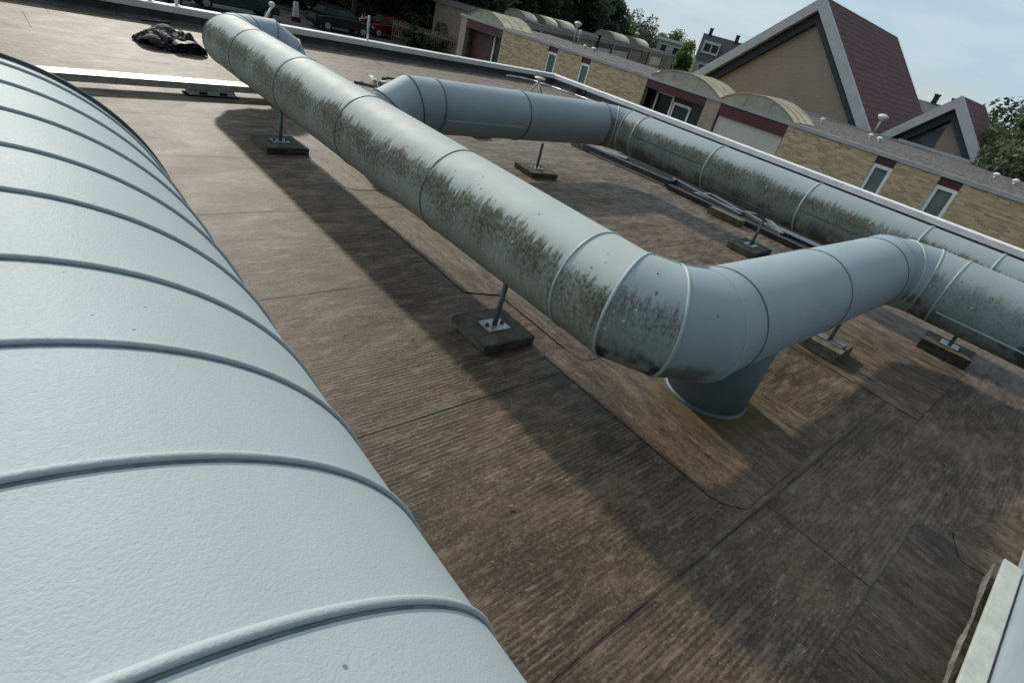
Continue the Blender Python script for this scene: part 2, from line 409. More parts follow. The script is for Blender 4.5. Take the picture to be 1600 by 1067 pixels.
def gravel():
    k = NT('grey_gravel_roofing'); P = k.geo()
    v = k.vor(P, 11.0, 'Color'); vd = k.vor(P, 11.0)
    f = k.sep(v)[0]
    c = k.mix(f, (.045, .040, .038), (.29, .262, .245))
    c = k.mix(k.math('MULTIPLY', k.ss(vd, .35, .6), .7), c, (.04, .037, .037))
    c = k.mix(k.math('MULTIPLY', k.ss(k.noise(P, .9, 4), .45, .7), .5), c, (.10, .092, .088))
    return k.fin(c, .9, 0, k.bump(vd, -.8, .02), .3)
M['gravel'] = gravel()

def tiles():
    k = NT('red_brown_roof_tiles'); P = k.geo(); s = k.sep(P)
    row = k.math('FRACT', k.math('MULTIPLY', s[2], 4.2))
    edge = k.ss(row, .16, .0)
    tile = k.math('FRACT', k.math('MULTIPLY', s[0], 4.2))
    c = k.mix(k.ss(k.noise(P, 1.3, 4), .3, .7), (.118, .047, .043), (.152, .065, .058))
    c = k.mix(k.math('MULTIPLY', k.ss(row, .34, .0), .8), c, (.022, .012, .013))
    c = k.mix(k.math('MULTIPLY', k.ss(tile, .1, .0), .3), c, (.04, .02, .02))
    return k.fin(c, .75, 0, k.bump(row, .6, .03), .4)
M['tiles'] = tiles()

def barrel_sheet():
    k = NT('cream_corrugated_sheet'); P = k.geo(); s = k.sep(P)
    n = k.noise(P, 2.5, 4)
    c = k.mix(k.ss(n, .3, .7), (.60, .54, .39), (.74, .68, .52))
    w = k.math('FRACT', k.math('MULTIPLY', s[0], 3.4))
    c = k.mix(k.math('MULTIPLY', k.ss(w, .16, .0), .55), c, (.25, .21, .14))
    return k.fin(c, .55, 0, None, .4)
M['sheet'] = barrel_sheet()
M['sheetface'] = plain('translucent_rooflight_end', (.36, .345, .26), .4, 0, .18, 1.6)

def foliage(name, c1, c2, c3):
    k = NT(name); P = k.geo()
    oi = k.new('ShaderNodeObjectInfo').outputs['Random']
    n = k.noise(P, .55, 3); n2 = k.noise(P, 3.2, 3)
    c = k.mix(k.ss(n, .35, .65), c1, c2)
    c = k.mix(k.math('MULTIPLY', k.ss(n2, .5, .72), .7), c, c3)
    m = k.fin(c, .6, 0, None, .3)
    tr = k.new('ShaderNodeBsdfTranslucent'); k.l.new(c, tr.inputs[0])
    mx = k.new('ShaderNodeMixShader'); mx.inputs[0].default_value = .55
    out = k.n['Material Output']
    k.l.new(k.b.outputs[0], mx.inputs[1]); k.l.new(tr.outputs[0], mx.inputs[2]); k.l.new(mx.outputs[0], out.inputs[0])
    return m
M['leaf_dark'] = foliage('dark_foliage', (.10, .125, .09), (.14, .17, .115), (.27, .30, .22))
M['leaf_mid'] = foliage('mid_green_foliage', (.045, .085, .030), (.07, .12, .045), (.10, .15, .06))
M['leaf_light'] = foliage('yellow_green_foliage', (.13, .21, .055), (.18, .26, .07), (.23, .30, .11))
M['leaf_grey'] = foliage('grey_green_foliage', (.075, .105, .052), (.15, .175, .10), (.34, .35, .24))

M['leaf_grey2'] = foliage('dusky_green_foliage', (.04, .055, .035), (.06, .078, .048), (.11, .12, .085))

# ------------------------------------------------------------------ camera
F_PX, YAW, PITCH, ROLL = 846.92, 0.8370801, -0.5424207, 0.2735900
fw = Vector((math.cos(PITCH) * math.sin(YAW), math.cos(PITCH) * math.cos(YAW), math.sin(PITCH)))
rt = Vector((math.cos(YAW), -math.sin(YAW), 0)); up = rt.cross(fw)
r2 = rt * math.cos(ROLL) + up * math.sin(ROLL); u2 = -rt * math.sin(ROLL) + up * math.cos(ROLL)
cam = bpy.data.cameras.new('camera'); co = bpy.data.objects.new('camera', cam); C.objects.link(co)
co.matrix_world = Matrix(((r2.x, u2.x, -fw.x, 0), (r2.y, u2.y, -fw.y, 0), (r2.z, u2.z, -fw.z, 1.4), (0, 0, 0, 1)))
cam.sensor_width = 36.0; cam.lens = 36.0 * F_PX / 1600.0
cam.clip_start = .02; cam.clip_end = 4000
scene.camera = co

# ------------------------------------------------------------------ light
SUN_AZ = math.atan2(.30, 1.62); SUN_EL = math.atan2(1.0, math.hypot(.30, 1.62))
sd = Vector((math.sin(SUN_AZ) * math.cos(SUN_EL), math.cos(SUN_AZ) * math.cos(SUN_EL), math.sin(SUN_EL)))
sl = bpy.data.lights.new('sun', 'SUN'); sl.energy = 2.0; sl.angle = R(2.6); sl.color = (1.0, .93, .82)
so = bpy.data.objects.new('sun', sl); C.objects.link(so)
so.rotation_euler = sd.to_track_quat('Z', 'Y').to_euler()
w = bpy.data.worlds.new('World'); scene.world = w; w.use_nodes = True
wt = w.node_tree; wn, wl = wt.nodes, wt.links
bg = wn['Background']
sky = wn.new('ShaderNodeTexSky'); sky.sky_type = 'NISHITA'; sky.sun_disc = False
sky.sun_elevation = SUN_EL; sky.sun_rotation = SUN_AZ; sky.air_density = 1.0; sky.dust_density = .8
wl.new(sky.outputs[0], bg.inputs[0]); bg.inputs[1].default_value = .09
# thin broken cloud: a second background mixed in by noise over direction
bg2 = wn.new('ShaderNodeBackground'); bg2.inputs[1].default_value = 1.30
tc = wn.new('ShaderNodeTexCoord'); mp = wn.new('ShaderNodeMapping'); mp.inputs['Scale'].default_value = (1.0, 1.0, 3.6)
wl.new(tc.outputs['Generated'], mp.inputs[0])
nz = wn.new('ShaderNodeTexNoise'); nz.inputs['Scale'].default_value = 2.3; nz.inputs['Detail'].default_value = 6; nz.inputs['Roughness'].default_value = .52
wl.new(mp.outputs[0], nz.inputs[0])
mr = wn.new('ShaderNodeMapRange'); mr.interpolation_type = 'SMOOTHSTEP'
mr.inputs[1].default_value = .36; mr.inputs[2].default_value = .62; mr.inputs[3].default_value = .66; mr.inputs[4].default_value = .97
wl.new(nz.outputs[0], mr.inputs[0])
nz2 = wn.new('ShaderNodeTexNoise'); nz2.inputs['Scale'].default_value = 4.1; nz2.inputs['Detail'].default_value = 5
wl.new(mp.outputs[0], nz2.inputs[0])
rp = wn.new('ShaderNodeValToRGB'); rp.color_ramp.elements[0].position = .3; rp.color_ramp.elements[0].color = (.40, .50, .58, 1)
rp.color_ramp.elements[1].position = .72; rp.color_ramp.elements[1].color = (.57, .62, .65, 1)
wl.new(nz2.outputs[0], rp.inputs[0])
# the north-eastern sky is a little greyer and bluer than the rest
dq = wn.new('ShaderNodeVectorMath'); dq.operation = 'DOT_PRODUCT'; dq.inputs[1].default_value = (.86, .50, .02)
wl.new(tc.outputs['Generated'], dq.inputs[0])
mq = wn.new('ShaderNodeMapRange'); mq.interpolation_type = 'SMOOTHSTEP'; mq.inputs[1].default_value = .2; mq.inputs[2].default_value = .85
wl.new(dq.outputs['Value'], mq.inputs[0])
mc = wn.new('ShaderNodeMix'); mc.data_type = 'RGBA'; mc.blend_type = 'MULTIPLY'
wl.new(mq.outputs[0], mc.inputs[0]); wl.new(rp.outputs[0], mc.inputs[6]); mc.inputs[7].default_value = (.58, .63, .665, 1)
wl.new(mc.outputs[2], bg2.inputs[0])
mxs = wn.new('ShaderNodeMixShader'); wl.new(mr.outputs[0], mxs.inputs[0]); wl.new(bg.outputs[0], mxs.inputs[1]); wl.new(bg2.outputs[0], mxs.inputs[2])
# dark lobe added to the unseen sky opposite the sun, deepening shade on ducts
dt = wn.new('ShaderNodeVectorMath'); dt.operation = 'DOT_PRODUCT'; dt.inputs[1].default_value = (-.12, -.99, .02)
wl.new(tc.outputs['Generated'], dt.inputs[0])
md = wn.new('ShaderNodeMapRange'); md.interpolation_type = 'SMOOTHSTEP'
md.inputs[1].default_value = .0; md.inputs[2].default_value = .60; md.inputs[3].default_value = 0.0; md.inputs[4].default_value = .90
wl.new(dt.outputs['Value'], md.inputs[0])
bg3 = wn.new('ShaderNodeBackground'); bg3.inputs[0].default_value = (.045, .062, .078, 1); bg3.inputs[1].default_value = 1.0
mx3 = wn.new('ShaderNodeMixShader'); wl.new(md.outputs[0], mx3.inputs[0]); wl.new(mxs.outputs[0], mx3.inputs[1]); wl.new(bg3.outputs[0], mx3.inputs[2])
wl.new(mx3.outputs[0], wn['World Output'].inputs[0])
vs = scene.view_settings
vs.view_transform = 'Standard'; vs.look = 'None'; vs.exposure = 0.47; vs.gamma = 1.0; vs.use_curve_mapping = False

# ------------------------------------------------------------------ ground and the roof we stand on
GZ = -3.0
def ground_mat():
    k = NT('grass_ground'); P = k.geo()
    c = k.mix(k.ss(k.noise(P, .25, 5), .35, .65), (.05, .062, .03), (.10, .10, .06))
    c = k.mix(k.math('MULTIPLY', k.ss(k.noise(P, 6, 4), .5, .7), .5), c, (.14, .13, .08))
    return k.fin(c, .95, 0, k.bump(k.noise(P, 14, 3), .5, .05), .2)
bm = NB(); s = 1500
bm.faces.new([bm.verts.new(p) for p in ((-s, -s, GZ), (s, -s, GZ), (s, s, GZ), (-s, s, GZ))])
structure('ground', bm, ground_mat())
bm = NB(); z = GZ + .006
bm.faces.new([bm.verts.new(p) for p in ((-60, 33, z), (19.4, 33, z), (30.5, 34.5, z), (70, 44.2, z), (70, 50, z), (20, 46.5, z), (-60, 46.5, z))])
structure('road', bm, M['asphalt'])
bm = NB()
prism(bm, [(-60, 46.5), (20, 46.5), (70, 50), (70, 52), (20, 49), (-60, 49)], 'z', GZ - .05, GZ + .12)
structure('pavement', bm, M['pave'])

ROOF_X, ROOF_Y = 9.97, 9.97
bm = NB()
N = 60
x0, x1, y0, y1 = -8.0, ROOF_X, -8.0, ROOF_Y
grid = [[bm.verts.new((x0 + (x1 - x0) * i / N, y0 + (y1 - y0) * j / N, 0)) for j in range(N + 1)] for i in range(N + 1)]
for i in range(N):
    for j in range(N):
        bm.faces.new((grid[i][j], grid[i + 1][j], grid[i + 1][j + 1], grid[i][j + 1]))
flat_roof = structure('flat_roof', bm, M['felt'])

def rounded(pts, r, n=6):
    out = []
    m = len(pts)
    for i in range(m):
        p0, p, p1 = Vector(pts[i - 1]), Vector(pts[i]), Vector(pts[(i + 1) % m])
        rr = r[i] if isinstance(r, (list, tuple)) else r
        if rr <= 0: out.append(tuple(p)); continue
        a = p + (p0 - p).normalized() * rr; b = p + (p1 - p).normalized() * rr
        for k in range(n + 1):
            t = k / n
            q = a * (1 - t) ** 2 + p * 2 * t * (1 - t) + b * t * t
            out.append((q.x + random.uniform(-.004, .004), q.y + random.uniform(-.004, .004)))
    return out

def wavy(pts, amp=.0022, step=.10):
    out = []
    for i in range(len(pts)):
        a = Vector(pts[i]); b = Vector(pts[(i + 1) % len(pts)])
        n = max(1, int((b - a).length / step))
        for k in range(n):
            q = a.lerp(b, k / n)
            out.append((q.x + random.uniform(-amp, amp), q.y + random.uniform(-amp, amp)))
    return out

def felt_patch(pts, r, m, level=0):
    """a sheet of felt torched onto the roof; black bitumen bleeds out round its edge"""
    pts = wavy(rounded(pts, r))
    cx = sum(p[0] for p in pts) / len(pts); cy = sum(p[1] for p in pts) / len(pts)
    grow = []
    for i, p in enumerate(pts):
        a = Vector(pts[i - 1]); b = Vector(pts[(i + 1) % len(pts)])
        d = b - a; nrm = Vector((d.y, -d.x)).normalized()
        if nrm.dot(Vector((p[0] - cx, p[1] - cy))) < 0: nrm = -nrm
        g = random.uniform(.0012, .0045) * (.45 if level else 1.0)
        grow.append((p[0] + nrm.x * g, p[1] + nrm.y * g))
    bm = NB(); z = level * .0026
    prism(bm, grow, 'z', z - .002, z + .0016, 1)
    prism(bm, pts, 'z', z - .001, z + .0034, 0)
    return link('felt_patch', bm, [m, M['bitumen']], flat_roof)
felt_patch([(1.795, .395), (1.80, 1.40), (2.80, 1.40), (2.80, .305), (1.86, .29)], [.03, .02, .05, .06, .05], M['felt_patch'])
felt_patch([(1.955, 1.27), (1.965, 1.965), (1.78, 2.04), (1.785, 3.04), (3.1, 3.04), (3.1, 1.27)], [.07, .02, .02, .02, .05, .05], M['felt_patch'], 1)
felt_patch([(1.815, 3.57), (1.815, 5.1), (3.0, 5.1), (3.0, 3.56)], [.12, .03, .05, .05], M['felt_patch'])
felt_patch([(1.05, -1.05), (1.08, -.158), (2.56, -.158), (2.62, -.30), (2.62, -1.05)], [.02, .02, .03, .04, .02], M['felt_patch_dark'])
felt_patch([(2.50, -.33), (2.66, -.27), (3.05, -.40), (3.05, -.62), (2.56, -.56)], [.03, .03, .03, .03, .03], M['felt_patch'], 1)
felt_patch([(3.52, 1.16), (3.54, .09), (5.4, .09), (5.4, 1.16)], [.02, .02, .02, .02], M['felt_patch'])

# upstands round the roof edge
def parapet(name, label, axis, pos, a0, a1):
    t = thing(name, label, 'parapet', (pos, 0, 0) if axis == 'x' else (0, pos, 0))
    bm = NB()
    # face panels with vertical joints
    n = int((a1 - a0) / 1.0)
    L = (a1 - a0) / n
    for i in range(n):
        b0, b1 = a0 + i * L + .004, a0 + (i + 1) * L - .004
        j = random.uniform(0, .006)
        prof = [(-.075, .004), (0 + j * .3, .055), (0, .20), (.10, .20), (.10, -3.0 + .0), (.06, -3.0), (.06, -.02), (-.075, -.02)]
        prism(bm, [(u, v) for u, v in prof], 'y' if axis == 'x' else 'x', b0, b1)
    link('upstand', bm, M['felt_grey'], t)
    bm = NB()
    n = int((a1 - a0) / 2.5); L = (a1 - a0) / n
    for i in range(n):
        b0, b1 = a0 + i * L + .002, a0 + (i + 1) * L - .002
        prof = [(-.024, .150), (-.024, .228), (-.012, .238), (.125, .240), (.125, .13), (.112, .13), (.112, .205), (-.012, .205), (-.012, .150)]
        prism(bm, prof, 'y' if axis == 'x' else 'x', b0, b1)
    link('edge_trim', bm, M['trim'], t)
    return t
parapet('parapet', 'low dark parapet with white metal edge facing the yellow brick bungalow', 'x', 9.97, -8.0, 10.1)
pf = parapet('parapet', 'low dark parapet with white metal edge in front of the parked cars', 'y', 9.97, -8.0, 9.95)
bm = NB()
box(bm, -8, 10.0, -8, 10.0, GZ, -.06)
tag(link('building_base', bm, M['brick']), 'brick body of the building below the brown flat roof', 'building')
# overflow scupper in the corner
bm = NB(); box(bm, 9.9, 9.97, 8.86, 9.16, .05, .16, 0, .004); box(bm, 9.885, 9.9, 8.92, 9.10, .07, .14, 1)
tag(link('overflow_outlet', bm, [M['felt_grey'], M['rubber']]), 'dark square overflow outlet set low in the parapet near its corner', 'roof outlet')

# ------------------------------------------------------------------ ducts
class Run:
    SEG = 72
    def __init__(s, pts, r, up0):
        s.p = [Vector(p) for p in pts]; s.r = r
        n = len(s.p); s.t = [(s.p[i + 1] - s.p[i]).normalized() for i in range(n - 1)]
        s.up = [Vector(up0)]
        for i in range(1, n - 1):
            q = s.t[i - 1].rotation_difference(s.t[i]); s.up.append((q @ s.up[-1]).normalized())
        s.d = [0.0]
        for i in range(n - 1): s.d.append(s.d[-1] + (s.p[i + 1] - s.p[i]).length)
    def ring(s, i, f, r, off=0.0):
        """ring of points on segment i at fraction f (0 and 1 = mitre planes)"""
        n = len(s.p); t = s.t[i]; c = s.p[i].lerp(s.p[i + 1], f)
        nrm = t
        if f <= 0 and i > 0: nrm = (t + s.t[i - 1]).normalized()
        if f >= 1 and i < n - 2: nrm = (t + s.t[i + 1]).normalized()
        u = s.up[i]; sd = t.cross(u)
        out = []
        base = s.d[i] + (s.d[i + 1] - s.d[i]) * f
        for k in range(s.SEG + 1):
            th = -PI + 2 * PI * k / s.SEG
            o = (u * math.cos(th) + sd * math.sin(th)) * r
            sh = -(o.dot(nrm)) / t.dot(nrm)
            out.append((c + o + t * sh + nrm * off, base + sh + off, th / (2 * PI)))
        return out
    def section(s, i, f0, f1, m, parent, label=None, r=None, name='duct_section'):
        r = r or s.r
        bm = NB(); uvl = bm.loops.layers.uv.new('UVMap')
        A, B = s.ring(i, f0, r), s.ring(i, f1, r)
        va = [bm.verts.new(a[0]) for a in A[:-1]]; vb = [bm.verts.new(b[0]) for b in B[:-1]]
        for k in range(s.SEG):
            j = (k + 1) % s.SEG
            f = bm.faces.new((va[k], vb[k], vb[j], va[j])); f.smooth = True
            for lp, q in zip(f.loops, (A[k], B[k], B[k + 1], A[k + 1])): lp[uvl].uv = (q[1], q[2])
        o = link(name, bm, m, parent)
        if label: o['label'] = label
        return o
    def band(s, i, f, m, parent, w=.014, h=.006, label=None):
        bm = NB()
        prof = [(-w / 2, -.002), (-w / 2, h * .55), (-w * .28, h), (w * .28, h), (w / 2, h * .55), (w / 2, -.002)]
        rings = []
        for off, dr in prof:
            rings.append([bm.verts.new(q[0]) for q in s.ring(i, f, s.r + dr, off)[:-1]])
        for a, b in zip(rings, rings[1:]):
            for k in range(s.SEG):
                j = (k + 1) % s.SEG
                fc = bm.faces.new((a[k], b[k], b[j], a[j])); fc.smooth = True
        o = link('joint_band', bm, m, parent)
        if label: o['label'] = label
        return o
    def lockseam(s, i, f0, f1, th, m, parent):
        """standing lock seam lengthwise on segment i at angle th (degrees from the top towards the side)"""
        t = s.t[i]; u = s.up[i]; sd = t.cross(u); a = R(th)
        o = u * math.cos(a) + sd * math.sin(a); tg = -u * math.sin(a) + sd * math.cos(a)
        p = s.p[i].lerp(s.p[i + 1], f0) + o * (s.r - .002); q = s.p[i].lerp(s.p[i + 1], f1) + o * (s.r - .002)
        bm = NB(); c = []
        for e in (p, q):
            for x, y in ((-.006, 0), (-.005, .009), (.004, .009), (.007, 0)):
                c.append(bm.verts.new(e + tg * x + o * y))
        for fc in ((0, 1, 5, 4), (1, 2, 6, 5), (2, 3, 7, 6), (0, 3, 2, 1), (4, 5, 6, 7)):
            bm.faces.new([c[x] for x in fc])
        bmesh.ops.recalc_face_normals(bm, faces=bm.faces[:])
        return link('lock_seam', bm, m, parent)

def elbow_pts(c, a, b, Rb):
    """polyline vertices of a segmented 90 degree bend at corner c, from direction a to direction b"""
    c, a, b = Vector(c), Vector(a), Vector(b)
    o = c - a * Rb + b * Rb            # arc centre
    rr = Rb / math.cos(R(15))
    out = []
    for k in (15, 45, 75):
        out.append(o - b * (rr * math.cos(R(k))) + a * (rr * math.sin(R(k))))
    return out

RP, ZP = .222, .51
BX, FY, CY, R2X = 1.73, 6.05, .81, 4.45
RB = .30
main = thing('ventilation_duct', 'large mossy grey green duct on posts, bending twice towards the right foreground', 'duct', (2.42, .83, 0))
pts = [(2.33, FY, .0)]
pts += elbow_pts((2.33, FY, ZP), (0, 0, 1), (-1, 0, 0), .285)
pts += elbow_pts((BX, FY, ZP), (-1, 0, 0), (0, -1, 0), RB)
i_long = len(pts) - 1
pts += elbow_pts((BX, CY, ZP), (0, -1, 0), (1, 0, 0), RB)
i_cross = len(pts) - 1
pts += elbow_pts((R2X, CY, ZP - .015), (1, 0, 0), (0, -1, 0), RB)
i_front = len(pts) - 1
pts.append((R2X, -3.2, ZP - .02))
run = Run(pts, RP, (1, 0, 0))
def at(rn, i, axis, val):
    a, b = rn.p[i], rn.p[i + 1]
    return (val - a[axis]) / (b[axis] - a[axis])
def pin(o, parent):      # parent sits away from the world origin: keep world-space meshes where they are
    o.matrix_parent_inverse = Matrix.Translation(parent.location).inverted()
def build_run(rn, parent, seg_mats, cuts, bands):
    for i in range(len(rn.t)):
        fs = [0.0] + cuts.get(i, []) + [1.0]
        for f0, f1 in zip(fs, fs[1:]):
            pin(rn.section(i, f0, f1, seg_mats(i), parent), parent)
        for f in cuts.get(i, []):
            pin(rn.band(i, f, *bands(i, f), parent), parent) if False else None
cuts_long = [at(run, i_long, 1, y) for y in (5.17, 4.20, 3.20, 2.215, 1.23)]
cuts_cross = [at(run, i_cross, 0, x) for x in (2.06, 2.99, 3.98)]
cuts_front = [at(run, i_front, 1, y) for y in (.43, -.55, -1.53)]
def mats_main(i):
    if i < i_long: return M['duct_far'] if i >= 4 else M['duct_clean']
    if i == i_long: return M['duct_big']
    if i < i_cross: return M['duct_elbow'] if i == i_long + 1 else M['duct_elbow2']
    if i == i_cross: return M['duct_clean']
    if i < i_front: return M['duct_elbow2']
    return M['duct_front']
cm = {i_long: cuts_long, i_cross: cuts_cross, i_front: cuts_front}
for i in range(len(run.t)):
    fs = [0.0] + cm.get(i, []) + [1.0]
    for f0, f1 in zip(fs, fs[1:]):
        pin(run.section(i, f0, f1, mats_main(i), main), main)
    for f in cm.get(i, []):
        bright = (i == i_long and f > .95) or i == i_front
        pin(run.band(i, f, M['band'] if bright else M['band_dark'], main, .012 if bright else .009, .0052 if bright else .004), main)
    if i > 0:
        bright = i_long < i <= i_cross - 1 or i > i_cross
        near = i_long < i
        pin(run.band(i, 0.0, M['band'] if bright and i != i_cross + 1 else M['duct_clean'] if near else M['band_dark'], main, .012 if near else .010, .0052 if near else .004), main)
pin(run.lockseam(i_front, at(run, i_front, 1, .40), at(run, i_front, 1, -.52), 116, M['band'], main), main)
pin(run.lockseam(i_front, at(run, i_front, 1, -.58), at(run, i_front, 1, -1.5), 116, M['band'], main), main)
# vertical drop into the roof under the cross piece, with a flared collar
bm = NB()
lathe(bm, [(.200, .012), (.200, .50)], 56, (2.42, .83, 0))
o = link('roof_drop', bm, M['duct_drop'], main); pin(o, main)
bm = NB()
lathe(bm, [(.211, .0), (.211, .009), (.206, .013), (.203, .02), (.198, .02), (.198, 0)], 56, (2.42, .83, 0))
o = link('roof_collar', bm, M['band_dark'], main); pin(o, main)
# small screws on the near bend
for (i, f, th) in ((i_cross - 1, .5, 52), (i_cross - 2, .42, 24), (i_cross - 2, .7, 58), (i_long + 1, .55, 46), (i_long + 1, .2, -12), (i_long + 1, .85, -12), (i_cross - 1, .12, -14), (i_cross - 1, .9, -14), (i_cross - 2, .12, -14), (i_cross - 2, .9, -14)):
    bm = NB()
    t = run.t[i]; u = run.up[i]; sd = t.cross(u); o_ = u * math.cos(R(th)) + sd * math.sin(R(th))
    p = run.p[i].lerp(run.p[i + 1], f) + o_ * (run.r - .002)
    cyl(bm, p, p + o_ * .0045, .0036, .0028, 8)
    o = link('screw', bm, M['rim'], main); pin(o, main)
for i in range(i_long + 1, i_cross):
    pin(run.lockseam(i, .08, .92, -20, M['band'], main), main)

MY, FX = 4.12, 5.2
far = thing('ventilation_duct', 'blue grey duct farther back, turning to run along beside the right parapet', 'duct', (2.30, MY, 0))
pts = [(2.36, MY, 0)]
pts += elbow_pts((2.36, MY, ZP), (0, 0, 1), (1, 0, 0), .30)
i_mid = len(pts) - 1
pts += elbow_pts((FX, MY, ZP), (1, 0, 0), (0, -1, 0), RB)
i_far = len(pts) - 1
pts.append((FX, -3.2, ZP))
run2 = Run(pts, .218, (-1, 0, 0))
cm2 = {i_mid: [at(run2, i_mid, 0, x) for x in (2.79, 3.75)], i_far: [at(run2, i_far, 1, y) for y in (3.66, 2.72, 1.74, .84, .36, -.6, -1.6)]}
for i in range(len(run2.t)):
    fs = [0.0] + cm2.get(i, []) + [1.0]
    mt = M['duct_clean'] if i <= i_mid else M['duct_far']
    for f0, f1 in zip(fs, fs[1:]):
        pin(run2.section(i, f0, f1, mt, far), far)
    for f in cm2.get(i, []):
        pin(run2.band(i, f, M['band'] if i == i_far else M['band_dark'], far, .014, .007), far)
    if i > 0:
        pin(run2.band(i, 0.0, M['band_dark'] if i <= i_mid + 1 else M['band'], far, .012, .006), far)
pin(run2.lockseam(i_mid, at(run2, i_mid, 0, 2.82), at(run2, i_mid, 0, 3.72), 104, M['band'], far), far)
for y0_, y1_, th in ((3.63, 2.76, 82), (2.69, 1.77, 128), (1.71, .87, 90)):
    pin(run2.lockseam(i_far, at(run2, i_far, 1, y0_), at(run2, i_far, 1, y1_), th, M['band_dark'], far), far)

# big foreground duct, right under the camera
AX, AZ, AR = -.099, .606, .456
fore = thing('foreground_duct', 'very wide pale grey green duct with raised ribs filling the left foreground', 'duct', (AX, 0, AZ))
ribs = [.199, .369, .538, .706, .902, 1.086, 1.283, 1.475, 1.64]
ribs = [-2.0 + .185 * i for i in range(12)][:-1] + ribs
def ring_y(bm, y, r, seg=128):
    return [bm.verts.new((r * math.cos(2 * PI * k / seg), y, r * math.sin(2 * PI * k / seg))) for k in range(seg)]
def skin(bm, rings, smooth=True):
    for a, b in zip(rings, rings[1:]):
        n = len(a)
        for k in range(n):
            j = (k + 1) % n
            f = bm.faces.new((a[k], a[j], b[j], b[k])); f.smooth = smooth
cutsy = [-2.2] + ribs + [1.705]
for a, b in zip(cutsy, cutsy[1:]):
    bm = NB(); skin(bm, [ring_y(bm, a, AR), ring_y(bm, b, AR)])
    bmesh.ops.recalc_face_normals(bm, faces=bm.faces[:])
    link('casing', bm, M['peel'], fore)
for y in ribs:
    bm = NB()
    prof = [(-.0040, -.001), (-.0038, .0038), (-.0022, .0052), (.0008, .0055), (.0036, .0042), (.0062, .0016), (.0078, -.001)]
    skin(bm, [ring_y(bm, y + a, AR + b) for a, b in prof])
    bmesh.ops.recalc_face_normals(bm, faces=bm.faces[:])
    rb_ = link('raised_rib', bm, M['peel_band'], fore)
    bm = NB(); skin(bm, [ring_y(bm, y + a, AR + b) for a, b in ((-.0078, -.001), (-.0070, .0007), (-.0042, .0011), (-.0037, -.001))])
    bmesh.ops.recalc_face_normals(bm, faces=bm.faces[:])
    link('rib_shade_line', bm, M['rib_shade'], rb_)  # dark strip standing in for shade on the rib's near side
bm = NB()
skin(bm, [ring_y(bm, y, r) for y, r in ((1.700, AR - .01), (1.700, AR + .006), (1.703, AR + .009), (1.711, AR + .009), (1.714, AR + .006), (1.714, AR - .03), (1.70, AR - .06))])
bmesh.ops.recalc_face_normals(bm, faces=bm.faces[:])
link('end_flange', bm, M['rim'], fore)
bm = NB()
bm.faces.new(ring_y(bm, 1.712, AR - .02))
link('end_plate', bm, M['band_dark'], fore)
for y in (-1.4, 1.0):
    bm = NB()
    prism(bm, [(-.36, -.606), (.36, -.606), (.36, -.30), (.2, -.425), (0, -.452), (-.2, -.425), (-.36, -.30)], 'y', y - .05, y + .05)
    link('saddle', bm, M['concrete'], fore)

# ------------------------------------------------------------------ duct supports
def support(loc, rot, label, size=(.33, .33, .05), ph=.30, plate=(.13, .10), mat='concrete', lean=0.0):
    t = thing('duct_support', label, 'duct support', loc, rot, 'posts on concrete pavers under the ducts')
    sx, sy, sz = size
    bm = NB()
    box(bm, -sx / 2, sx / 2, -sy / 2, sy / 2, .004, sz, 0, .006)
    bmesh.ops.subdivide_edges(bm, edges=bm.edges[:], cuts=3, use_grid_fill=True)
    for v in bm.verts:
        v.co += Vector((random.uniform(-.0022, .0022), random.uniform(-.0022, .0022), random.uniform(-.0022, .0022)))
    link('paver', bm, M[mat], t)
    bm = NB(); box(bm, -plate[0] / 2, plate[0] / 2, -plate[1] / 2, plate[1] / 2, sz + .001, sz + .009, 0, .001)
    link('base_plate', bm, M['galv'], t)
    for x in (-1, 1):
        bm = NB()
        cyl(bm, (x * plate[0] * .36, 0, sz + .009), (x * plate[0] * .36, 0, sz + .014), .0115, None, 6)
        cyl(bm, (x * plate[0] * .36, 0, sz + .014), (x * plate[0] * .36, 0, sz + .026), .006, None, 8)
        link('bolt', bm, M['rim'], t)
    bm = NB()
    cyl(bm, (0, 0, sz + .009), (lean, 0, ph), .0135, None, 16)
    link('post', bm, M['post'], t)
    return t
support((1.67, 4.49, 0), R(2), 'grey post on a dark paver under the far end of the mossy duct', lean=.01)
support((1.665, 1.645, 0), R(-2), 'grey post on a mossy square paver in the middle of the roof, nearest the camera', (.31, .29, .05), lean=.01)
support((4.06, 3.98, 0), R(-8), 'thin post on a paver under the plain blue grey cross duct farther back')
support((4.99, 1.97, 0), R(3), 'post on a long dark paver beside the pile of dark metal bars', (.36, .28, .06), lean=.02)
support((3.76, .74, 0), R(2), 'post on a crumbling mossy paver with a long plate, under the near cross duct', (.27, .25, .075), .30, (.09, .19), 'concrete_pale')
support((4.89, .27, 0), R(4), 'short post on a narrow paver in the shade below the right foreground duct', (.27, .32, .075), .30, (.12, .12), 'concrete')

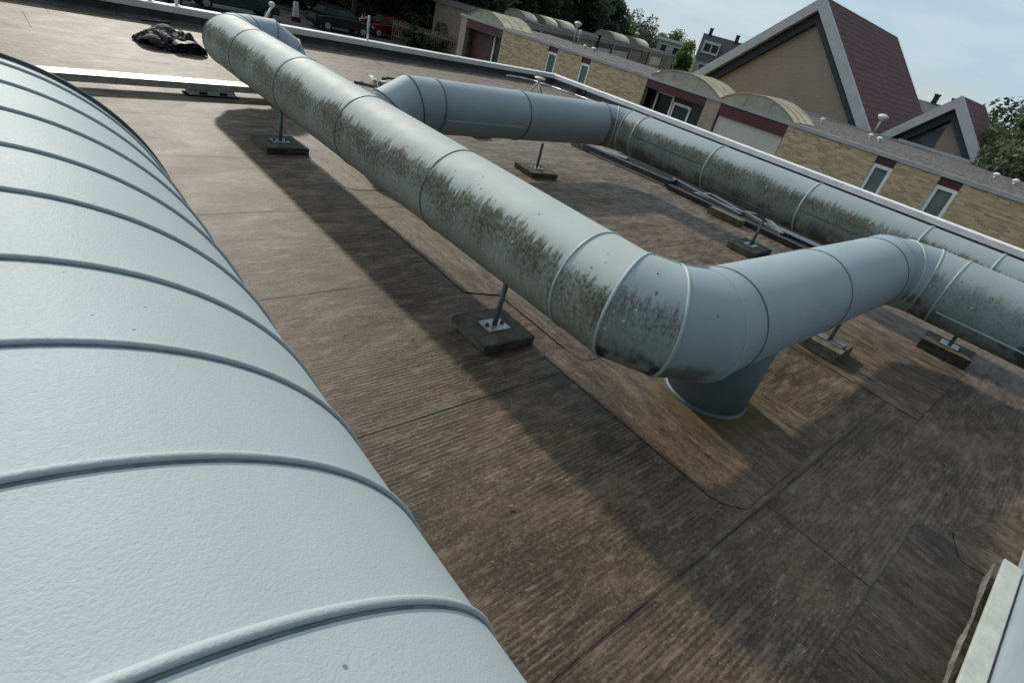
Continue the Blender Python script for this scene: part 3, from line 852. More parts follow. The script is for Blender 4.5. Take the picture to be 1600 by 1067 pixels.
# ------------------------------------------------------------------ things lying on the roof
# aluminium channel on feet
t = thing('cable_channel', 'long aluminium channel crossing the roof from the ribbed duct to below the mossy duct', 'cable channel', (1.1, 5.95, 0), R(7.2))
bm = NB(); box(bm, -1.35, 1.25, -.085, .085, .058, .112, 0, .004); link('channel_body', bm, M['galv'], t)
bm = NB(); box(bm, -1.35, 1.25, -.090, .090, .113, .118, 0, .001); link('channel_lid', bm, M['alu'], t)
def foot(loc, rot, label, h=.095, L=.42):
    f = thing('support_foot', label, 'support foot', loc, rot)
    bm = NB()
    pf_ = [(-L / 2, .010), (L / 2, .010), (L / 2 - .02, h), (-L / 2 + .02, h)]
    prism(bm, pf_, 'y', -.06, .06)
    link('foot_body', bm, M['concrete_pale'] if False else M['board'], f)
    for x in (-.09, .09):
        bm = NB(); box(bm, x * L / .42 - .035, x * L / .42 + .035, -.063, .063, .018, .016 + h * .5, 0, .003); link('slot', bm, M['rubber'], f)
    bm = NB(); box(bm, -L / 2 - .02, L / 2 + .02, -.075, .075, .002, .014, 0, .003); link('rubber_mat', bm, M['rubber'], f)
    return f
foot((1.58, 5.99, 0), R(7.2), 'pale support foot with two slots holding up the aluminium channel', .055)
foot((4.24, 5.22, 0), R(4), 'small pale support foot lying on the roof behind the blue grey cross duct', .085, .26)

# black plastic sheet, crumpled
def tarp():
    t = thing('plastic_sheet', 'crumpled black plastic sheet heaped on the roof by the far bend of the mossy duct', 'plastic sheet', (1.74, 8.05, 0), R(12))
    t.scale = (.86, .86, .80)
    import numpy as np
    rs = np.random.RandomState(4)
    n_ = 34; SX, SY = 1.9, 1.5
    gx, gy = np.meshgrid(np.linspace(-SX / 2, SX / 2, n_), np.linspace(-SY / 2, SY / 2, n_), indexing='ij')
    X = np.stack([gx * .72 - .02, gy * .72 + .10, .30 + .10 * np.sin(gx * 5 + gy * 3) + rs.uniform(-.05, .05, gx.shape)], -1).reshape(-1, 3)
    idx = np.arange(n_ * n_).reshape(n_, n_)
    cons = []
    for di, dj, st_ in ((1, 0, 1.0), (0, 1, 1.0), (1, 1, .8), (1, -1, .8), (3, 0, .22), (0, 3, .22)):
        i0 = idx[:n_ - di, max(0, -dj):n_ - max(0, dj)].ravel(); i1 = idx[di:, max(0, dj):n_ + min(0, dj)].ravel()
        cons.append((i0, i1, math.hypot(di * SX / (n_ - 1), dj * SY / (n_ - 1)), st_))
    V_ = np.zeros_like(X)
    balls = ((-.24, .0, .03, .15), (.02, .24, .12, .17), (.24, .12, .04, .15), (-.04, .06, .03, .13))
    for step in range(120):
        V_ *= .90; V_[:, 2] -= .0016
        V_[:, 0] -= np.sign(X[:, 0]) * np.clip(np.abs(X[:, 0]) - .27, 0, .5) * .026
        V_[:, 1] -= np.sign(X[:, 1] - .1) * np.clip(np.abs(X[:, 1] - .1) - .20, 0, .5) * .026
        old = X.copy(); X = X + V_
        for it in range(10):
            cor = np.zeros_like(X); cnt = np.zeros((len(X), 1))
            for i0, i1, L_, st_ in cons:
                d = X[i1] - X[i0]; l = np.linalg.norm(d, axis=1, keepdims=True) + 1e-9
                c_ = d * (.5 * st_ * (l - L_) / l)
                np.add.at(cor, i0, c_); np.add.at(cor, i1, -c_); np.add.at(cnt, i0, 1); np.add.at(cnt, i1, 1)
            X = X + cor / np.maximum(cnt, 1) * 1.15
            for bx, by, bz, br in balls:
                d = X - np.array([bx, by, bz]); l = np.linalg.norm(d, axis=1, keepdims=True)
                X = np.where(l < br, np.array([bx, by, bz]) + d / (l + 1e-9) * br, X)
            X[:, 2] = np.maximum(X[:, 2], .008)
        V_ = np.clip(X - old, -.03, .03)
    X[:, 0] = np.clip(X[:, 0], -.52, .50); X[:, 1] = np.clip(X[:, 1], -.36, .55); X[:, 2] = np.clip(X[:, 2], .008, .40)
    bm = NB(); W_ = [bm.verts.new(tuple(float(q) for q in p_)) for p_ in X]
    for i in range(n_ - 1):
        for j in range(n_ - 1): bm.faces.new((W_[idx[i, j]], W_[idx[i + 1, j]], W_[idx[i + 1, j + 1]], W_[idx[i, j + 1]])).smooth = False
    bmesh.ops.smooth_vert(bm, verts=bm.verts[:], factor=.18, use_axis_x=True, use_axis_y=True, use_axis_z=True)
    link('crumpled_sheet', bm, M['tarp'], t)
    # rolled part with an open dark mouth towards the viewer and its pale underside turned up on top
    n = 20
    def roll(name, m, a0, a1, r, y0, y1, z=0.0):
        bm = NB(); rings = []
        for k in range(8):
            q = k / 7
            rings.append([bm.verts.new((.10 + 1.45 * r * math.cos(a0 + (a1 - a0) * i / n) * (1 - .12 * q), y0 + (y1 - y0) * q - .10 * (.10 + 1.45 * r * math.cos(a0 + (a1 - a0) * i / n)), .006 + z + r * math.sin(a0 + (a1 - a0) * i / n) * (1 + .10 * math.sin(2.6 * i / n * PI + q)))) for i in range(n + 1)])
        for A_, B_ in zip(rings, rings[1:]):
            for i in range(n): bm.faces.new((A_[i], B_[i], B_[i + 1], A_[i + 1])).smooth = True
        bmesh.ops.solidify(bm, geom=bm.faces[:], thickness=.006)
        return link(name, bm, m, t)
    roll('rolled_sheet', M['tarp'], 0, PI, .15, -.27, .10)
    o = roll('pale_flap', M['tarp_grey'], PI * .28, PI * .80, .160, -.28, -.06); o['label'] = 'pale grey underside of the sheet turned up'
tarp()
bm = NB(); cyl(bm, (-.18, 0, .03), (.18, 0, .05), .016, None, 10)
o = tag(link('timber_lath', bm, M['redbrown']), 'thin reddish lath lying against the parapet behind the black plastic sheet', 'lath'); o.location = (1.92, 9.72, 0); o.rotation_euler = (0, 0, R(3))

# white railing stubs beyond the far parapet (top left)
for x, lb in ((1.93, 'white upright stub on the far parapet, left one of two'), (2.26, 'white upright stub on the far parapet, right one of two')):
    bm = NB(); cyl(bm, (0, 0, .19), (0, 0, .95), .022, None, 12); box(bm, -.05, .05, -.04, .04, .236, .25)
    o = tag(link('railing_post', bm, M['white']), lb, 'railing post'); o.location = (x, 10.05, 0)
bm = NB(); cyl(bm, (0, 0, .19), (.16, .05, .42), .018, None, 10); lathe(bm, [(.02, 0), (.045, .02), (.045, .06), (.02, .075)], 12, (.16, .05, .41))
o = tag(link('roof_vent_stub', bm, M['white']), 'small tilted white pipe standing on the parapet behind the far duct bend', 'vent pipe'); o.location = (3.44, 10.03, .04)
for x, yy in ((4.45, .0), ):
    bm = NB(); cyl(bm, (0, 0, .19), (0, 0, .62), .02, None, 10)
    o = tag(link('thin_post', bm, M['galv']), 'thin grey post on the far parapet in front of the black car', 'post'); o.location = (5.25, 10.06, 0)

# small strut offcuts behind the far duct bend
rn = random.Random(5)
labels = ['short dark strut offcut lying behind the raised duct bend', 'pale bracket lying behind the raised duct bend', 'small light slotted strut beside the raised duct bend', 'thin dark strip pointing away from the raised duct bend']
for i, (p, q, w_, h_, m) in enumerate((((4.35, 7.75), (4.62, 7.86), .07, .05, 'rubber'), ((4.12, 7.42), (4.62, 7.66), .08, .06, 'galv'), ((4.02, 7.38), (4.10, 7.66), .06, .08, 'alu'), ((3.72, 7.40), (3.96, 7.26), .035, .03, 'post'))):
    bm = NB(); obox(bm, p, q, w_, h_, .003)
    bmesh.ops.bevel(bm, geom=bm.edges[:], offset=.006, segments=1, affect='EDGES')
    obox(bm, (p[0] * .7 + q[0] * .3, p[1] * .7 + q[1] * .3), (p[0] * .55 + q[0] * .45, p[1] * .55 + q[1] * .45), w_ * .5, .012, h_ + .001)
    tag(link('strut_offcut', bm, M[m]), labels[i], 'metal offcut')

# lightning conductor and its holder near the far corner
bm = NB()
pth = [(8.35, 9.75), (8.75, 9.80), (9.05, 9.62), (9.22, 9.2), (9.36, 8.6), (9.50, 7.8)]
for a, b in zip(pth, pth[1:]): cyl(bm, (*a, .075), (*b, .075), .017, None, 8)
tag(link('lightning_conductor', bm, M['alu']), 'pale round conductor cable curving round the far roof corner', 'cable')
t = thing('cable_holder', 'white cable holder standing near the far roof corner', 'cable holder', (8.35, 8.72, 0))
bm = NB()
for a in range(3):
    cyl(bm, (.13 * math.cos(2.1 * a), .13 * math.sin(2.1 * a), .0), (0, 0, .23), .018, .014, 8)
link('tripod_leg', bm, M['white'], t)
bm = NB(); lathe(bm, [(.05, .22), (.11, .25), (.11, .275), (.02, .29)], 16); link('holder_head', bm, M['white'], t)

# pile of metal lengths under the right duct
def bar(p, q, w_, h_, z0, m, label, name='metal_bar', cat='metal bar', hollow=True, group=None, tilt=0):
    bm = NB(); obox(bm, p, q, w_, h_, z0, 0, tilt)
    if hollow:
        d = (Vector(q[:2]) - Vector(p[:2])).normalized()
        obox(bm, (p[0] - d.x * .002, p[1] - d.y * .002), (p[0] - d.x * .0005, p[1] - d.y * .0005), w_ * .72, h_ * .72, (p[2] if len(p) == 3 else z0) + h_ * .14, 1)
    return tag(link(name, bm, [M[m], M['rubber']]), label, cat, group)
bar((5.77, 4.90), (5.90, 3.56), .075, .06, .02, 'darksteel', 'straight dark box bar at the far end of the pile under the right duct')
bar((5.80, 3.50), (5.80, 1.45), .06, .05, .006, 'darksteel', 'longest dark bar at the front edge of the pile under the right duct')
bar((6.36, 4.8), (6.34, 1.2), .78, .006, .003, 'rubber', 'flat black sheet standing in for shade below the pile under the right duct', hollow=False)  # black sheet painting in the shade below the pile
bar((6.24, 3.75, .01), (5.98, 2.62, .012), .05, .04, .01, 'post', 'slanting grey bar laid across the middle of the pile under the right duct')
bar((5.90, 3.60, .006), (6.22, 3.68, .006), .04, .05, .02, 'darksteel', 'short dark cross piece joining two bars of the pile')
bar((6.16, 2.35, .03), (6.22, 1.75, .02), .14, .015, .06, 'post', 'flat grey plate at the near end of the pile behind a post', hollow=False)
bar((6.02, 4.95, .03), (6.24, 4.52, .02), .17, .012, .06, 'alu_side', 'thin pale metal sheet at the far end of the pile', hollow=False)
def tri_frame(loc, rot, label):
    t = thing('mounting_frame', label, 'mounting frame', loc, rot)
    a, b, c = (0, -.30, .012), (0, .30, .012), (.20, .16, .03)
    for p, q in ((a, b), (b, c), (c, a)):
        bm = NB(); obox(bm, p, q, .045, .028); link('rail', bm, M['alu_side'], t)
    return t
tri_frame((6.10, 2.98, .0), R(12), 'triangular pale metal mounting frame leaning on the pile, farther one')
tri_frame((6.14, 2.42, .0), R(-20), 'triangular pale metal mounting frame on the pile, nearer one beside the post')
def rough_block(loc, rot, sx, sy, sz, m, label):
    bm = NB(); box(bm, -sx / 2, sx / 2, -sy / 2, sy / 2, .003, sz, 0, .005)
    bmesh.ops.subdivide_edges(bm, edges=bm.edges[:], cuts=3, use_grid_fill=True)
    for v in bm.verts: v.co += Vector((random.uniform(-.002, .002), random.uniform(-.002, .002), random.uniform(-.002, .002)))
    o = tag(link('concrete_block', bm, M[m]), label, 'concrete block'); o.location = loc; o.rotation_euler = (0, 0, rot)
rough_block((5.66, 2.62, 0), R(1), .10, .40, .07, 'concrete_pale', 'pale narrow concrete block lying against the front of the metal pile')
rough_block((5.78, 4.97, 0), R(8), .10, .26, .06, 'concrete_pale', 'short pale block under the far end of the metal pile')

# pale blue cabinet with a white board and torn felt at the lower right
t = thing('roof_cabinet', 'pale blue sheet metal cabinet at the lower right edge of the roof', 'cabinet', (2.2, -.935, 0))
bm = NB(); box(bm, -1.6, 1.6, -.45, .447, .02, .42, 0, .006); o = link('cabinet_body', bm, M['cabinet'], t)
bm = NB(); box(bm, -1.63, 1.63, -.47, .463, .421, .45, 0, .006); link('cabinet_lid', bm, M['cabinet'], t)
bm = NB(); cyl(bm, (.42, .449, .19), (.62, .452, .22), .006, None, 8); cyl(bm, (.62, .452, .22), (.9, .452, .18), .006, None, 8); link('cable', bm, M['rubber'], t)
for x in (.36, .98):
    bm = NB(); cyl(bm, (x, .444, .13), (x, .452, .13), .007, None, 10); link('rivet', bm, M['rim'], t)
bm = NB(); box(bm, 1.1, 2.545, -.480, -.420, .084, .099, 0, .003)
tag(link('edge_board', bm, M['board']), 'weathered white board laid along the foot of the pale blue cabinet', 'board')
bm = NB(); V0 = []; V1 = []
rr = random.Random(9)
for i in range(31):
    x = 1.5 + 1.06 * i / 30
    V0.append(bm.verts.new((x, -.415 + rr.uniform(-.001, .001), .052 + rr.uniform(-.003, .003)))); V1.append(bm.verts.new((x, -.410 + .003 * math.sin(i * .55) + rr.uniform(-.002, .002), .026 + .006 * math.sin(i * .4 + 1))))
for i in range(30): bm.faces.new((V0[i], V0[i + 1], V1[i + 1], V1[i]))
bmesh.ops.solidify(bm, geom=bm.faces[:], thickness=.003)
tag(link('torn_felt_strip', bm, M['tornfelt']), 'torn grey felt edge peeling up beside the white board', 'felt strip')

# fallen leaves
for (x, y, a) in ((1.26, 1.75, .3), (2.0, .55, 1.2), (1.55, .95, 2.0), (3.2, -.12, .7), (2.15, 1.58, .1), (1.05, .75, 2.6), (3.9, -.35, 1.1), (2.75, .15, .5)):
    bm = NB()
    V = [bm.verts.new(p) for p in ((-.013, 0, .004), (-.004, .006, .008), (.008, .005, .007), (.015, 0, .003), (.006, -.006, .007), (-.005, -.005, .008))]
    bm.faces.new(V); bmesh.ops.solidify(bm, geom=bm.faces[:], thickness=.0008)
    o = tag(link('fallen_leaf', bm, M['leafdebris']), 'tiny dry yellowish leaf lying on the brown roof felt', 'leaf', 'dry leaves on the roof'); o.location = (x, y, .004); o.rotation_euler = (0, 0, a)

# ------------------------------------------------------------------ yellow brick bungalow opposite
DX = 20.0; EZ = .22
bung = thing('brick_bungalow', 'long flat roofed yellow brick bungalow with oxblood panels and three arched rooflights', 'bungalow', (DX, 8, GZ))
BI = Matrix.Translation(bung.location).inverted()
def bpart(name, bm, m, parent=None, label=None):
    o = link(name, bm, m, parent or bung)
    if parent is None: o.matrix_parent_inverse = BI
    if label: o['label'] = label
    return o
def wallseg(y1_, y0_, x=DX, z0=GZ, z1=EZ - .09, n='wall', m='brick'):
    bm = NB(); box(bm, x, x + .25, y0_, y1_, z0, z1); bpart(n, bm, M[m])
for a, b in ((24.3, 20.79), (20.15, 18.58), (18.0, 14.78), (8.57, 5.58), (5.01, 3.78), (3.20, -14)): wallseg(a, b)
for a, b in ((20.79, 20.15), (18.58, 18.0), (5.58, 5.01), (3.78, 3.20)): wallseg(a, b, DX + .004, GZ, -1.75, 'window_apron')
for a, b in ((27.97, 27.43), (11.89, 11.27)): wallseg(a, b, n='brick_pier', m='brick_pier')
DB = 26.4                      # the left wing is shallower than the right one
for q in ((DX + .26, DB, 27.72, 27.96), (DX + .26, 30.4, -13.99, -13.75), (DB + .25, 30.4, 14.55, 14.79)):
    bm = NB(); box(bm, *q, GZ, EZ - .09); bpart('end_wall', bm, M['brick_x'])
for q in ((DB, DB + .24, 14.55, 27.71), (30.41, 30.6, -14, 14.79)):
    bm = NB(); box(bm, *q, GZ, EZ - .09); bpart('rear_wall', bm, M['brick'])
for q in ((DX + .06, DB + .25, 14.81, 28.0), (DX + .06, 30.62, -14.05, 14.80)):
    bm = NB(); box(bm, *q, EZ - .07, EZ + .02); bpart('gravel_roof', bm, M['gravel'])
for q in ((DX - .05, DX + .055, -14.1, 28.05, EZ - .085, EZ + .035), (30.63, 30.72, -14.1, 14.8, EZ - .08, EZ + .06), (DB + .26, DB + .34, 14.82, 28.05, EZ - .08, EZ + .03)):
    bm = NB(); box(bm, *q); bpart('eaves_trim', bm, M['fascia'])
for y1_, y0_ in ((20.79, 20.15), (18.58, 18.0), (5.58, 5.01), (3.78, 3.20)):
    ww = y1_ - y0_
    bm = NB(); box(bm, DX + .05, DX + .10, y0_, y1_, -.10, EZ - .092); bpart('window_panel', bm, M['red'])
    bm = NB()
    a, b, zt, zb = y0_, y1_, -.105, -1.74
    f_ = .095
    box(bm, DX + .03, DX + .11, a, a + f_, zb, zt); box(bm, DX + .03, DX + .11, b - f_, b, zb, zt)
    box(bm, DX + .03, DX + .11, a + f_, b - f_, zt - f_, zt); box(bm, DX + .03, DX + .11, a + f_, b - f_, zb, zb + f_)
    wf = bpart('window_frame', bm, M['frame'])
    bm = NB(); box(bm, DX + .075, DX + .085, a + f_ - .005, b - f_ + .005, zb + f_, zt - f_)
    o = link('window_pane', bm, M['pane'], wf)
# left recessed porch
bm = NB(); box(bm, DX + .01, DX + .12, 24.3, 27.43, -.28, EZ - .09); bpart('porch_fascia', bm, M['red'])
bm = NB(); box(bm, DX + .5, DX + .6, 25.45, 27.43, GZ, -.28); bpart('porch_boards', bm, M['redbrown'])
bm = NB(); box(bm, DX + .44, DX + .52, 25.33, 25.43, GZ, -.28); bpart('door_post', bm, M['frame'])
bm = NB(); box(bm, DX + .5, DX + .6, 24.3, 25.32, GZ, -.28); bpart('porch_door', bm, M['dark'])
# entrance and garage in the middle
for q in ((11.89, 14.78, -.17), (8.58, 11.265, -.265)):
    bm = NB(); box(bm, DX + .01, DX + .12, *q, EZ - .09); bpart('fascia_panel', bm, M['red'])
bm = NB(); box(bm, DX + .7, DX + .8, 11.89, 14.78, GZ, -.17); bpart('porch_boards', bm, M['redbrown'])
bm = NB()
for a, b in ((14.55, 14.47), (13.75, 13.67)): box(bm, DX + .62, DX + .69, b, a, -2.1, -.19)
box(bm, DX + .62, DX + .69, 13.75, 14.47, -.27, -.19)
wf = bpart('window_frame', bm, M['frame'])
bm = NB(); box(bm, DX + .65, DX + .66, 13.75, 14.47, -2.1, -.27); link('window_pane', bm, M['pane_dark'], wf)
bm = NB(); box(bm, DX + .55, DX + .69, 13.50, 13.58, -2.9, -.40); box(bm, DX + .55, DX + .69, 12.72, 12.80, -2.9, -.40); box(bm, DX + .55, DX + .69, 12.80, 13.50, -.49, -.40)
wf = bpart('door_frame', bm, M['frame'])
bm = NB(); box(bm, DX + .60, DX + .66, 12.80, 13.50, -2.9, -.49); link('entrance_door', bm, M['dark'], wf)
bm = NB(); box(bm, DX + .6, DX + .69, 11.9, 12.70, GZ, -.18); bpart('side_panel', bm, M['dark'])
bm = NB(); box(bm, DX + .1, DX + .16, 8.62, 11.25, GZ, -.27); o = bpart('garage_door', bm, M['garage'])
for q in ((11.225, 11.262), (8.585, 8.625)):
    bm = NB(); box(bm, DX + .085, DX + .20, *q, GZ, -.267); bpart('garage_jamb', bm, M['trim_shade'])
# arched rooflights
def rooflight(y1_, y0_, depth, rise=.47, x=DX + .03, z=EZ + .036):
    n = 20
    c = (y0_ + y1_) / 2; hw = (y1_ - y0_) / 2
    Rr = (hw * hw + rise * rise) / (2 * rise); a0 = math.asin(hw / Rr)
    arc = [(c + Rr * math.sin(a0 * (2 * i / n - 1)), z + Rr * math.cos(a0 * (2 * i / n - 1)) - (Rr - rise)) for i in range(n + 1)]
    bm = NB()
    fr = [bm.verts.new((x, a, b)) for a, b in arc]; bk = [bm.verts.new((x + depth, a, b)) for a, b in arc]
    for i in range(n): bm.faces.new((fr[i], fr[i + 1], bk[i + 1], bk[i])).smooth = True
    bmesh.ops.solidify(bm, geom=bm.faces[:], thickness=.03)
    # raised ribs over the sheet
    for k in (0.0, .33, .66, 1.0):
        xr = x + depth * k
        for i in range(n):
            a, b = arc[i], arc[i + 1]
            obox(bm, (xr, a[0], a[1] + .005), (xr, b[0], b[1] + .005), .05, .02)
    rl = bpart('rooflight', bm, M['sheet'])
    bm = NB()
    sm = [(c + (a - c) * .985, z + (b - z) * .96) for a, b in arc]
    prism(bm, sm, 'x', x + .03, x + .05)
    for q in (-.33, .33):
        zz = z + Rr * math.cos(math.asin(q * hw * 1.0 / Rr)) - (Rr - rise)
        box(bm, x + .022, x + .028, c + q * hw - .012, c + q * hw + .012, z, zz - .03, 1)
    link('end_glazing', bm, [M['sheetface'], M['fascia_grey']], rl)
    return rl
rooflight(14.74, 11.42, 1.7); rooflight(11.39, 8.48, 1.7); rooflight(27.45, 24.32, 2.0)
# vents on the gravel roof, fixed parts of the bungalow
def cowl(loc, h=.75, r=.20):
    bm = NB(); cyl(bm, loc, (loc[0], loc[1], loc[2] + h), .045, None, 12); o = bpart('roof_cowl', bm, M['fascia'])
    bm = NB(); lathe(bm, [(.06, h - .10), (r * .8, h + .02), (r, h + .09), (r * .96, h + .13), (r * .5, h + .18), (.02, h + .20)], 20, loc); link('bowl', bm, M['white'], o)
cowl((29.5, 8.86, EZ + .02), .68, .22)
cowl((25.6, 24.75, EZ + .02), .92, .22)
cowl((25.9, 24.1 - .6 + 1.2, EZ + .02), .55, .10)
for x, y, r in ((25.5, 9.7, .10), (25.0, 7.55, .11), (24.6, 7.1, .11), (25.2, 3.35, .11), (25.0, 2.75, .11), (24.0, 22.3, .10), (24.2, 21.8, .15), (21.2, 15.2, .11)):
    bm = NB(); loc = (x, y, EZ + .02)
    cyl(bm, loc, (x, y, EZ + .12), r * .55, None, 12); lathe(bm, [(r * .6, .09), (r, .11), (r, .15), (r * .5, .19), (.01, .20)], 16, loc)
    bpart('vent_cap', bm, M['white'])
bm = NB(); cyl(bm, (25.9, 23.2, EZ + .02), (25.9, 23.2, EZ + .72), .075, None, 14); lathe(bm, [(.07, .70), (.10, .72), (.10, .76), (.03, .79)], 14, (25.9, 23.2, EZ + .02))
bpart('vent_pipe', bm, M['rubber'])

# ------------------------------------------------------------------ large and small gabled halls
def gable_hall(name, label, x0, apex, left, right, xb, bw, z0, window=False):
    t = thing(name, label, 'gabled building', (x0, apex[0], GZ)); inv = Matrix.Translation(t.location).inverted()
    def part(n, bm, m, lb=None):
        o = link(n, bm, m, t); o.matrix_parent_inverse = inv
        if lb: o['label'] = lb
        return o
    A, L, Rr = Vector(apex), Vector(left), Vector(right)
    def ext(p, zt):         # run the slope on down to height zt
        d = (p - A); k = (zt - A.y) / d.y; return A + d * k
    L2, R2 = ext(L, z0), ext(Rr, z0)
    def inset(P, w):
        d = (P - A).normalized(); nr = Vector((-d.y, d.x))
        if nr.y > 0: nr = -nr
        return nr * w
    def apex_in(wl, wr):
        a1, d1 = A + inset(L2, wl), (L2 - A).normalized(); a2, d2 = A + inset(R2, wr), (R2 - A).normalized()
        den = d1.x * d2.y - d1.y * d2.x
        k = ((a2.x - a1.x) * d2.y - (a2.y - a1.y) * d2.x) / den
        return a1 + d1 * k
    Ai = apex_in(bw, bw)
    for P in (L2, R2):
        bm = NB(); Pi = P + inset(P, bw)
        prism(bm, [tuple(A), tuple(P), tuple(Pi), tuple(Ai)], 'x', x0 - .12, x0 + .16)
        part('barge_board', bm, M['rake'])
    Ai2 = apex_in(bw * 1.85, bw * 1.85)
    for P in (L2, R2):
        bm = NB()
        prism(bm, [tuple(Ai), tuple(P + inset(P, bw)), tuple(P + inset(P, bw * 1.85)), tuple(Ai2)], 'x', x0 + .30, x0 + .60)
        part('soffit_shade_board', bm, M['trim_shade'])  # added dark strip painting the shade inside the barge board
    for P in (L2, R2):
        bm = NB(); th = bw * .5
        prism(bm, [tuple(A + Vector((0, -.012))), tuple(P + inset(P, .012)), tuple(P + inset(P, th)), tuple(apex_in(th, th))], 'x', x0 + .165, xb)
        part('roof_slope', bm, M['tiles'])
    bm = NB(); q = bw * .5 + .01; a4 = apex_in(q, q); l4 = L2 + inset(L2, q); r4 = R2 + inset(R2, q)
    zb = GZ
    wl_ = .62
    if not window:
        prism(bm, [tuple(a4), tuple(l4), (l4.x, zb), (r4.x, zb), tuple(r4)], 'x', x0 + wl_, x0 + wl_ + .2)
        part('gable_wall', bm, M['gable'])
    else:
        xm = A.x + .06
        # right half brick
        d = (R2 - A).normalized()
        k1 = (a4.x - xm)
        prism(bm, [(xm - .02, a4.y - .1), tuple(r4), (r4.x, zb), (xm - .02, zb)], 'x', x0 + wl_, x0 + wl_ + .2)
        prism(bm, [(l4.x, l4.y), (l4.x - .02, zb), (L.x - .55, zb), (L.x - .55, L.y + .48)], 'x', x0 + wl_, x0 + wl_ + .2)
        part('gable_wall', bm, M['gable'])
        dl = (l4 - a4).normalized()
        def on_left(y): return a4.y + dl.y / dl.x * (y - a4.x)
        yl = L.x - .55
        sp = .98
        bm = NB()
        prism(bm, [(xm - .02, sp), (xm - .02, a4.y - .05), (a4.x + .02, a4.y), (yl, on_left(yl)), (yl, sp)], 'x', x0 + wl_ + .10, x0 + wl_ + .12)
        gl = part('gable_window', bm, M['pane_dark'])
        bm = NB(); ymid = (xm + yl) / 2 - .1
        box(bm, x0 + wl_ + .05, x0 + wl_ + .099, ymid - .025, ymid + .025, sp, on_left(ymid)); box(bm, x0 + wl_ + .05, x0 + wl_ + .0985, xm, yl, sp - .04, sp + .04)
        link('glazing_bar', bm, M['trim_shade'], gl)
        bm = NB(); box(bm, x0 + wl_ + .06, x0 + wl_ + .10, xm - .018, yl, GZ, sp - .042); part('lower_panel', bm, M['spandrel'])
        bm = NB(); box(bm, x0 - .10, x0 + .12, R2.x + .25, L.x - .75, z0 + .32, z0 + .47); part('sill_coping', bm, M['rake'])
    bm = NB()
    prism(bm, [(l4.x - .06, l4.y - .02), (l4.x - .06, GZ), (r4.x + .06, GZ), (r4.x + .06, r4.y - .02)], 'x', x0 + wl_ + .21, xb - .05)
    part('side_wall', bm, M['gable'])
    bm = NB(); prism(bm, [tuple(a4 + Vector((0, -.06))), (l4.x - .1, l4.y - .04), (r4.x + .1, r4.y - .04)], 'x', xb - .3, xb - .1); part('rear_gable', bm, M['gable'])
    return t
gable_hall('gabled_hall', 'large steep gabled brown brick hall with grey barge boards and red brown tiles', 31.0, (14.42, 5.12), (19.55, .73), (9.51, .28), 42.7, .44, .0)
gable_hall('gabled_hall', 'small gabled brown brick hall with a dark half window beside the right hand tree', 31.0, (6.86, 2.55), (8.96, .36), (4.58, .19), 36.0, .36, -.12, True)

# ------------------------------------------------------------------ second row of bungalows, set at an angle to the first
Z2 = .40 - GZ
row = thing('brick_bungalow', 'rear row of low brick bungalows with grey fascia and small cream rooflights', 'bungalow', (30.6, 35.3, GZ), math.atan2(16.8, 36.5))
def rpart(n, bm, m, parent=None): return link(n, bm, m, parent or row)
def s_of(u): # where the sight line Y = u X meets the front
    ex, ey = math.cos(row.rotation_euler.z), math.sin(row.rotation_euler.z)
    return (u * 30.6 - 35.3) / (ey - u * ex)
LEN = 84.0
bm = NB(); box(bm, 0, LEN, 0, 7.5, 0, Z2 - .36); rpart('wall', bm, M['brick_pier'])
bm = NB(); box(bm, -.1, LEN + .1, -.18, 7.7, Z2 - .358, Z2); rpart('roof_fascia', bm, M['fascia_grey'])
bm = NB(); box(bm, 0, LEN, -.1, 7.6, Z2 + .002, Z2 + .03); rpart('gravel_roof', bm, M['gravel'])
def feature(x_u0, x_u1, n, m, z0_, z1_, off):
    bm = NB(); box(bm, s_of(x_u0), s_of(x_u1), -off, -.003, Z2 + z0_, Z2 + z1_); rpart(n, bm, M[m])
for u0, u1 in ((1.08, .99), (.896, .858), (.849, .81), (.75, .725)):
    feature(u0, u1, 'red_panel', 'red', -.85, -.365, .06); feature(u0, u1, 'shutter', 'garage', -1.9, -.853, .055)
for u0, u1 in ((.985, .955), (.774, .758), (.718, .708), (.68, .668), (.664, .655)):
    feature(u0, u1, 'dark_window', 'pane_dark', -2.2, -.365, .05)
for u0 in (1.085, .90, .853, .805, .756, .722):
    x = s_of(u0); bm = NB(); box(bm, x - .22, x + .22, -.17, -.07, 0, Z2 - .362); rpart('post', bm, M['fascia'])
def small_light(s0, s1, hw=1.0, rise=.75):
    n = 12; z = Z2 + .03; c = 1.6
    bm = NB(); arc = [(c + hw * math.cos(PI * i / n), z + rise * math.sin(PI * i / n)) for i in range(n + 1)]
    fa = [bm.verts.new((s0, a, b)) for a, b in arc]; fb = [bm.verts.new((s1, a, b)) for a, b in arc]
    for i in range(n): bm.faces.new((fa[i], fa[i + 1], fb[i + 1], fb[i])).smooth = True
    bmesh.ops.recalc_face_normals(bm, faces=bm.faces[:])
    bmesh.ops.solidify(bm, geom=bm.faces[:], thickness=.03)
    rl = rpart('rooflight', bm, M['sheet'])
    for q in (s1 - .06, s0 + .03):
        bm = NB(); prism(bm, [(c + (a - c) * .97, z + (b - z) * .97) for a, b in arc], 'x', q, q + .03); link('end_glazing', bm, M['sheetface'], rl)
for u0, u1, hw, ri in ((1.113, 1.073, 1.0, .58), (1.045, 1.005, 1.0, .60), (.995, .95, 1.0, .62), (.845, .805, 1.3, .80), (.785, .757, 1.4, .84), (.693, .672, 1.6, .95), (.668, .652, 1.6, .95)): small_light(s_of(u0), s_of(u1), hw, ri)
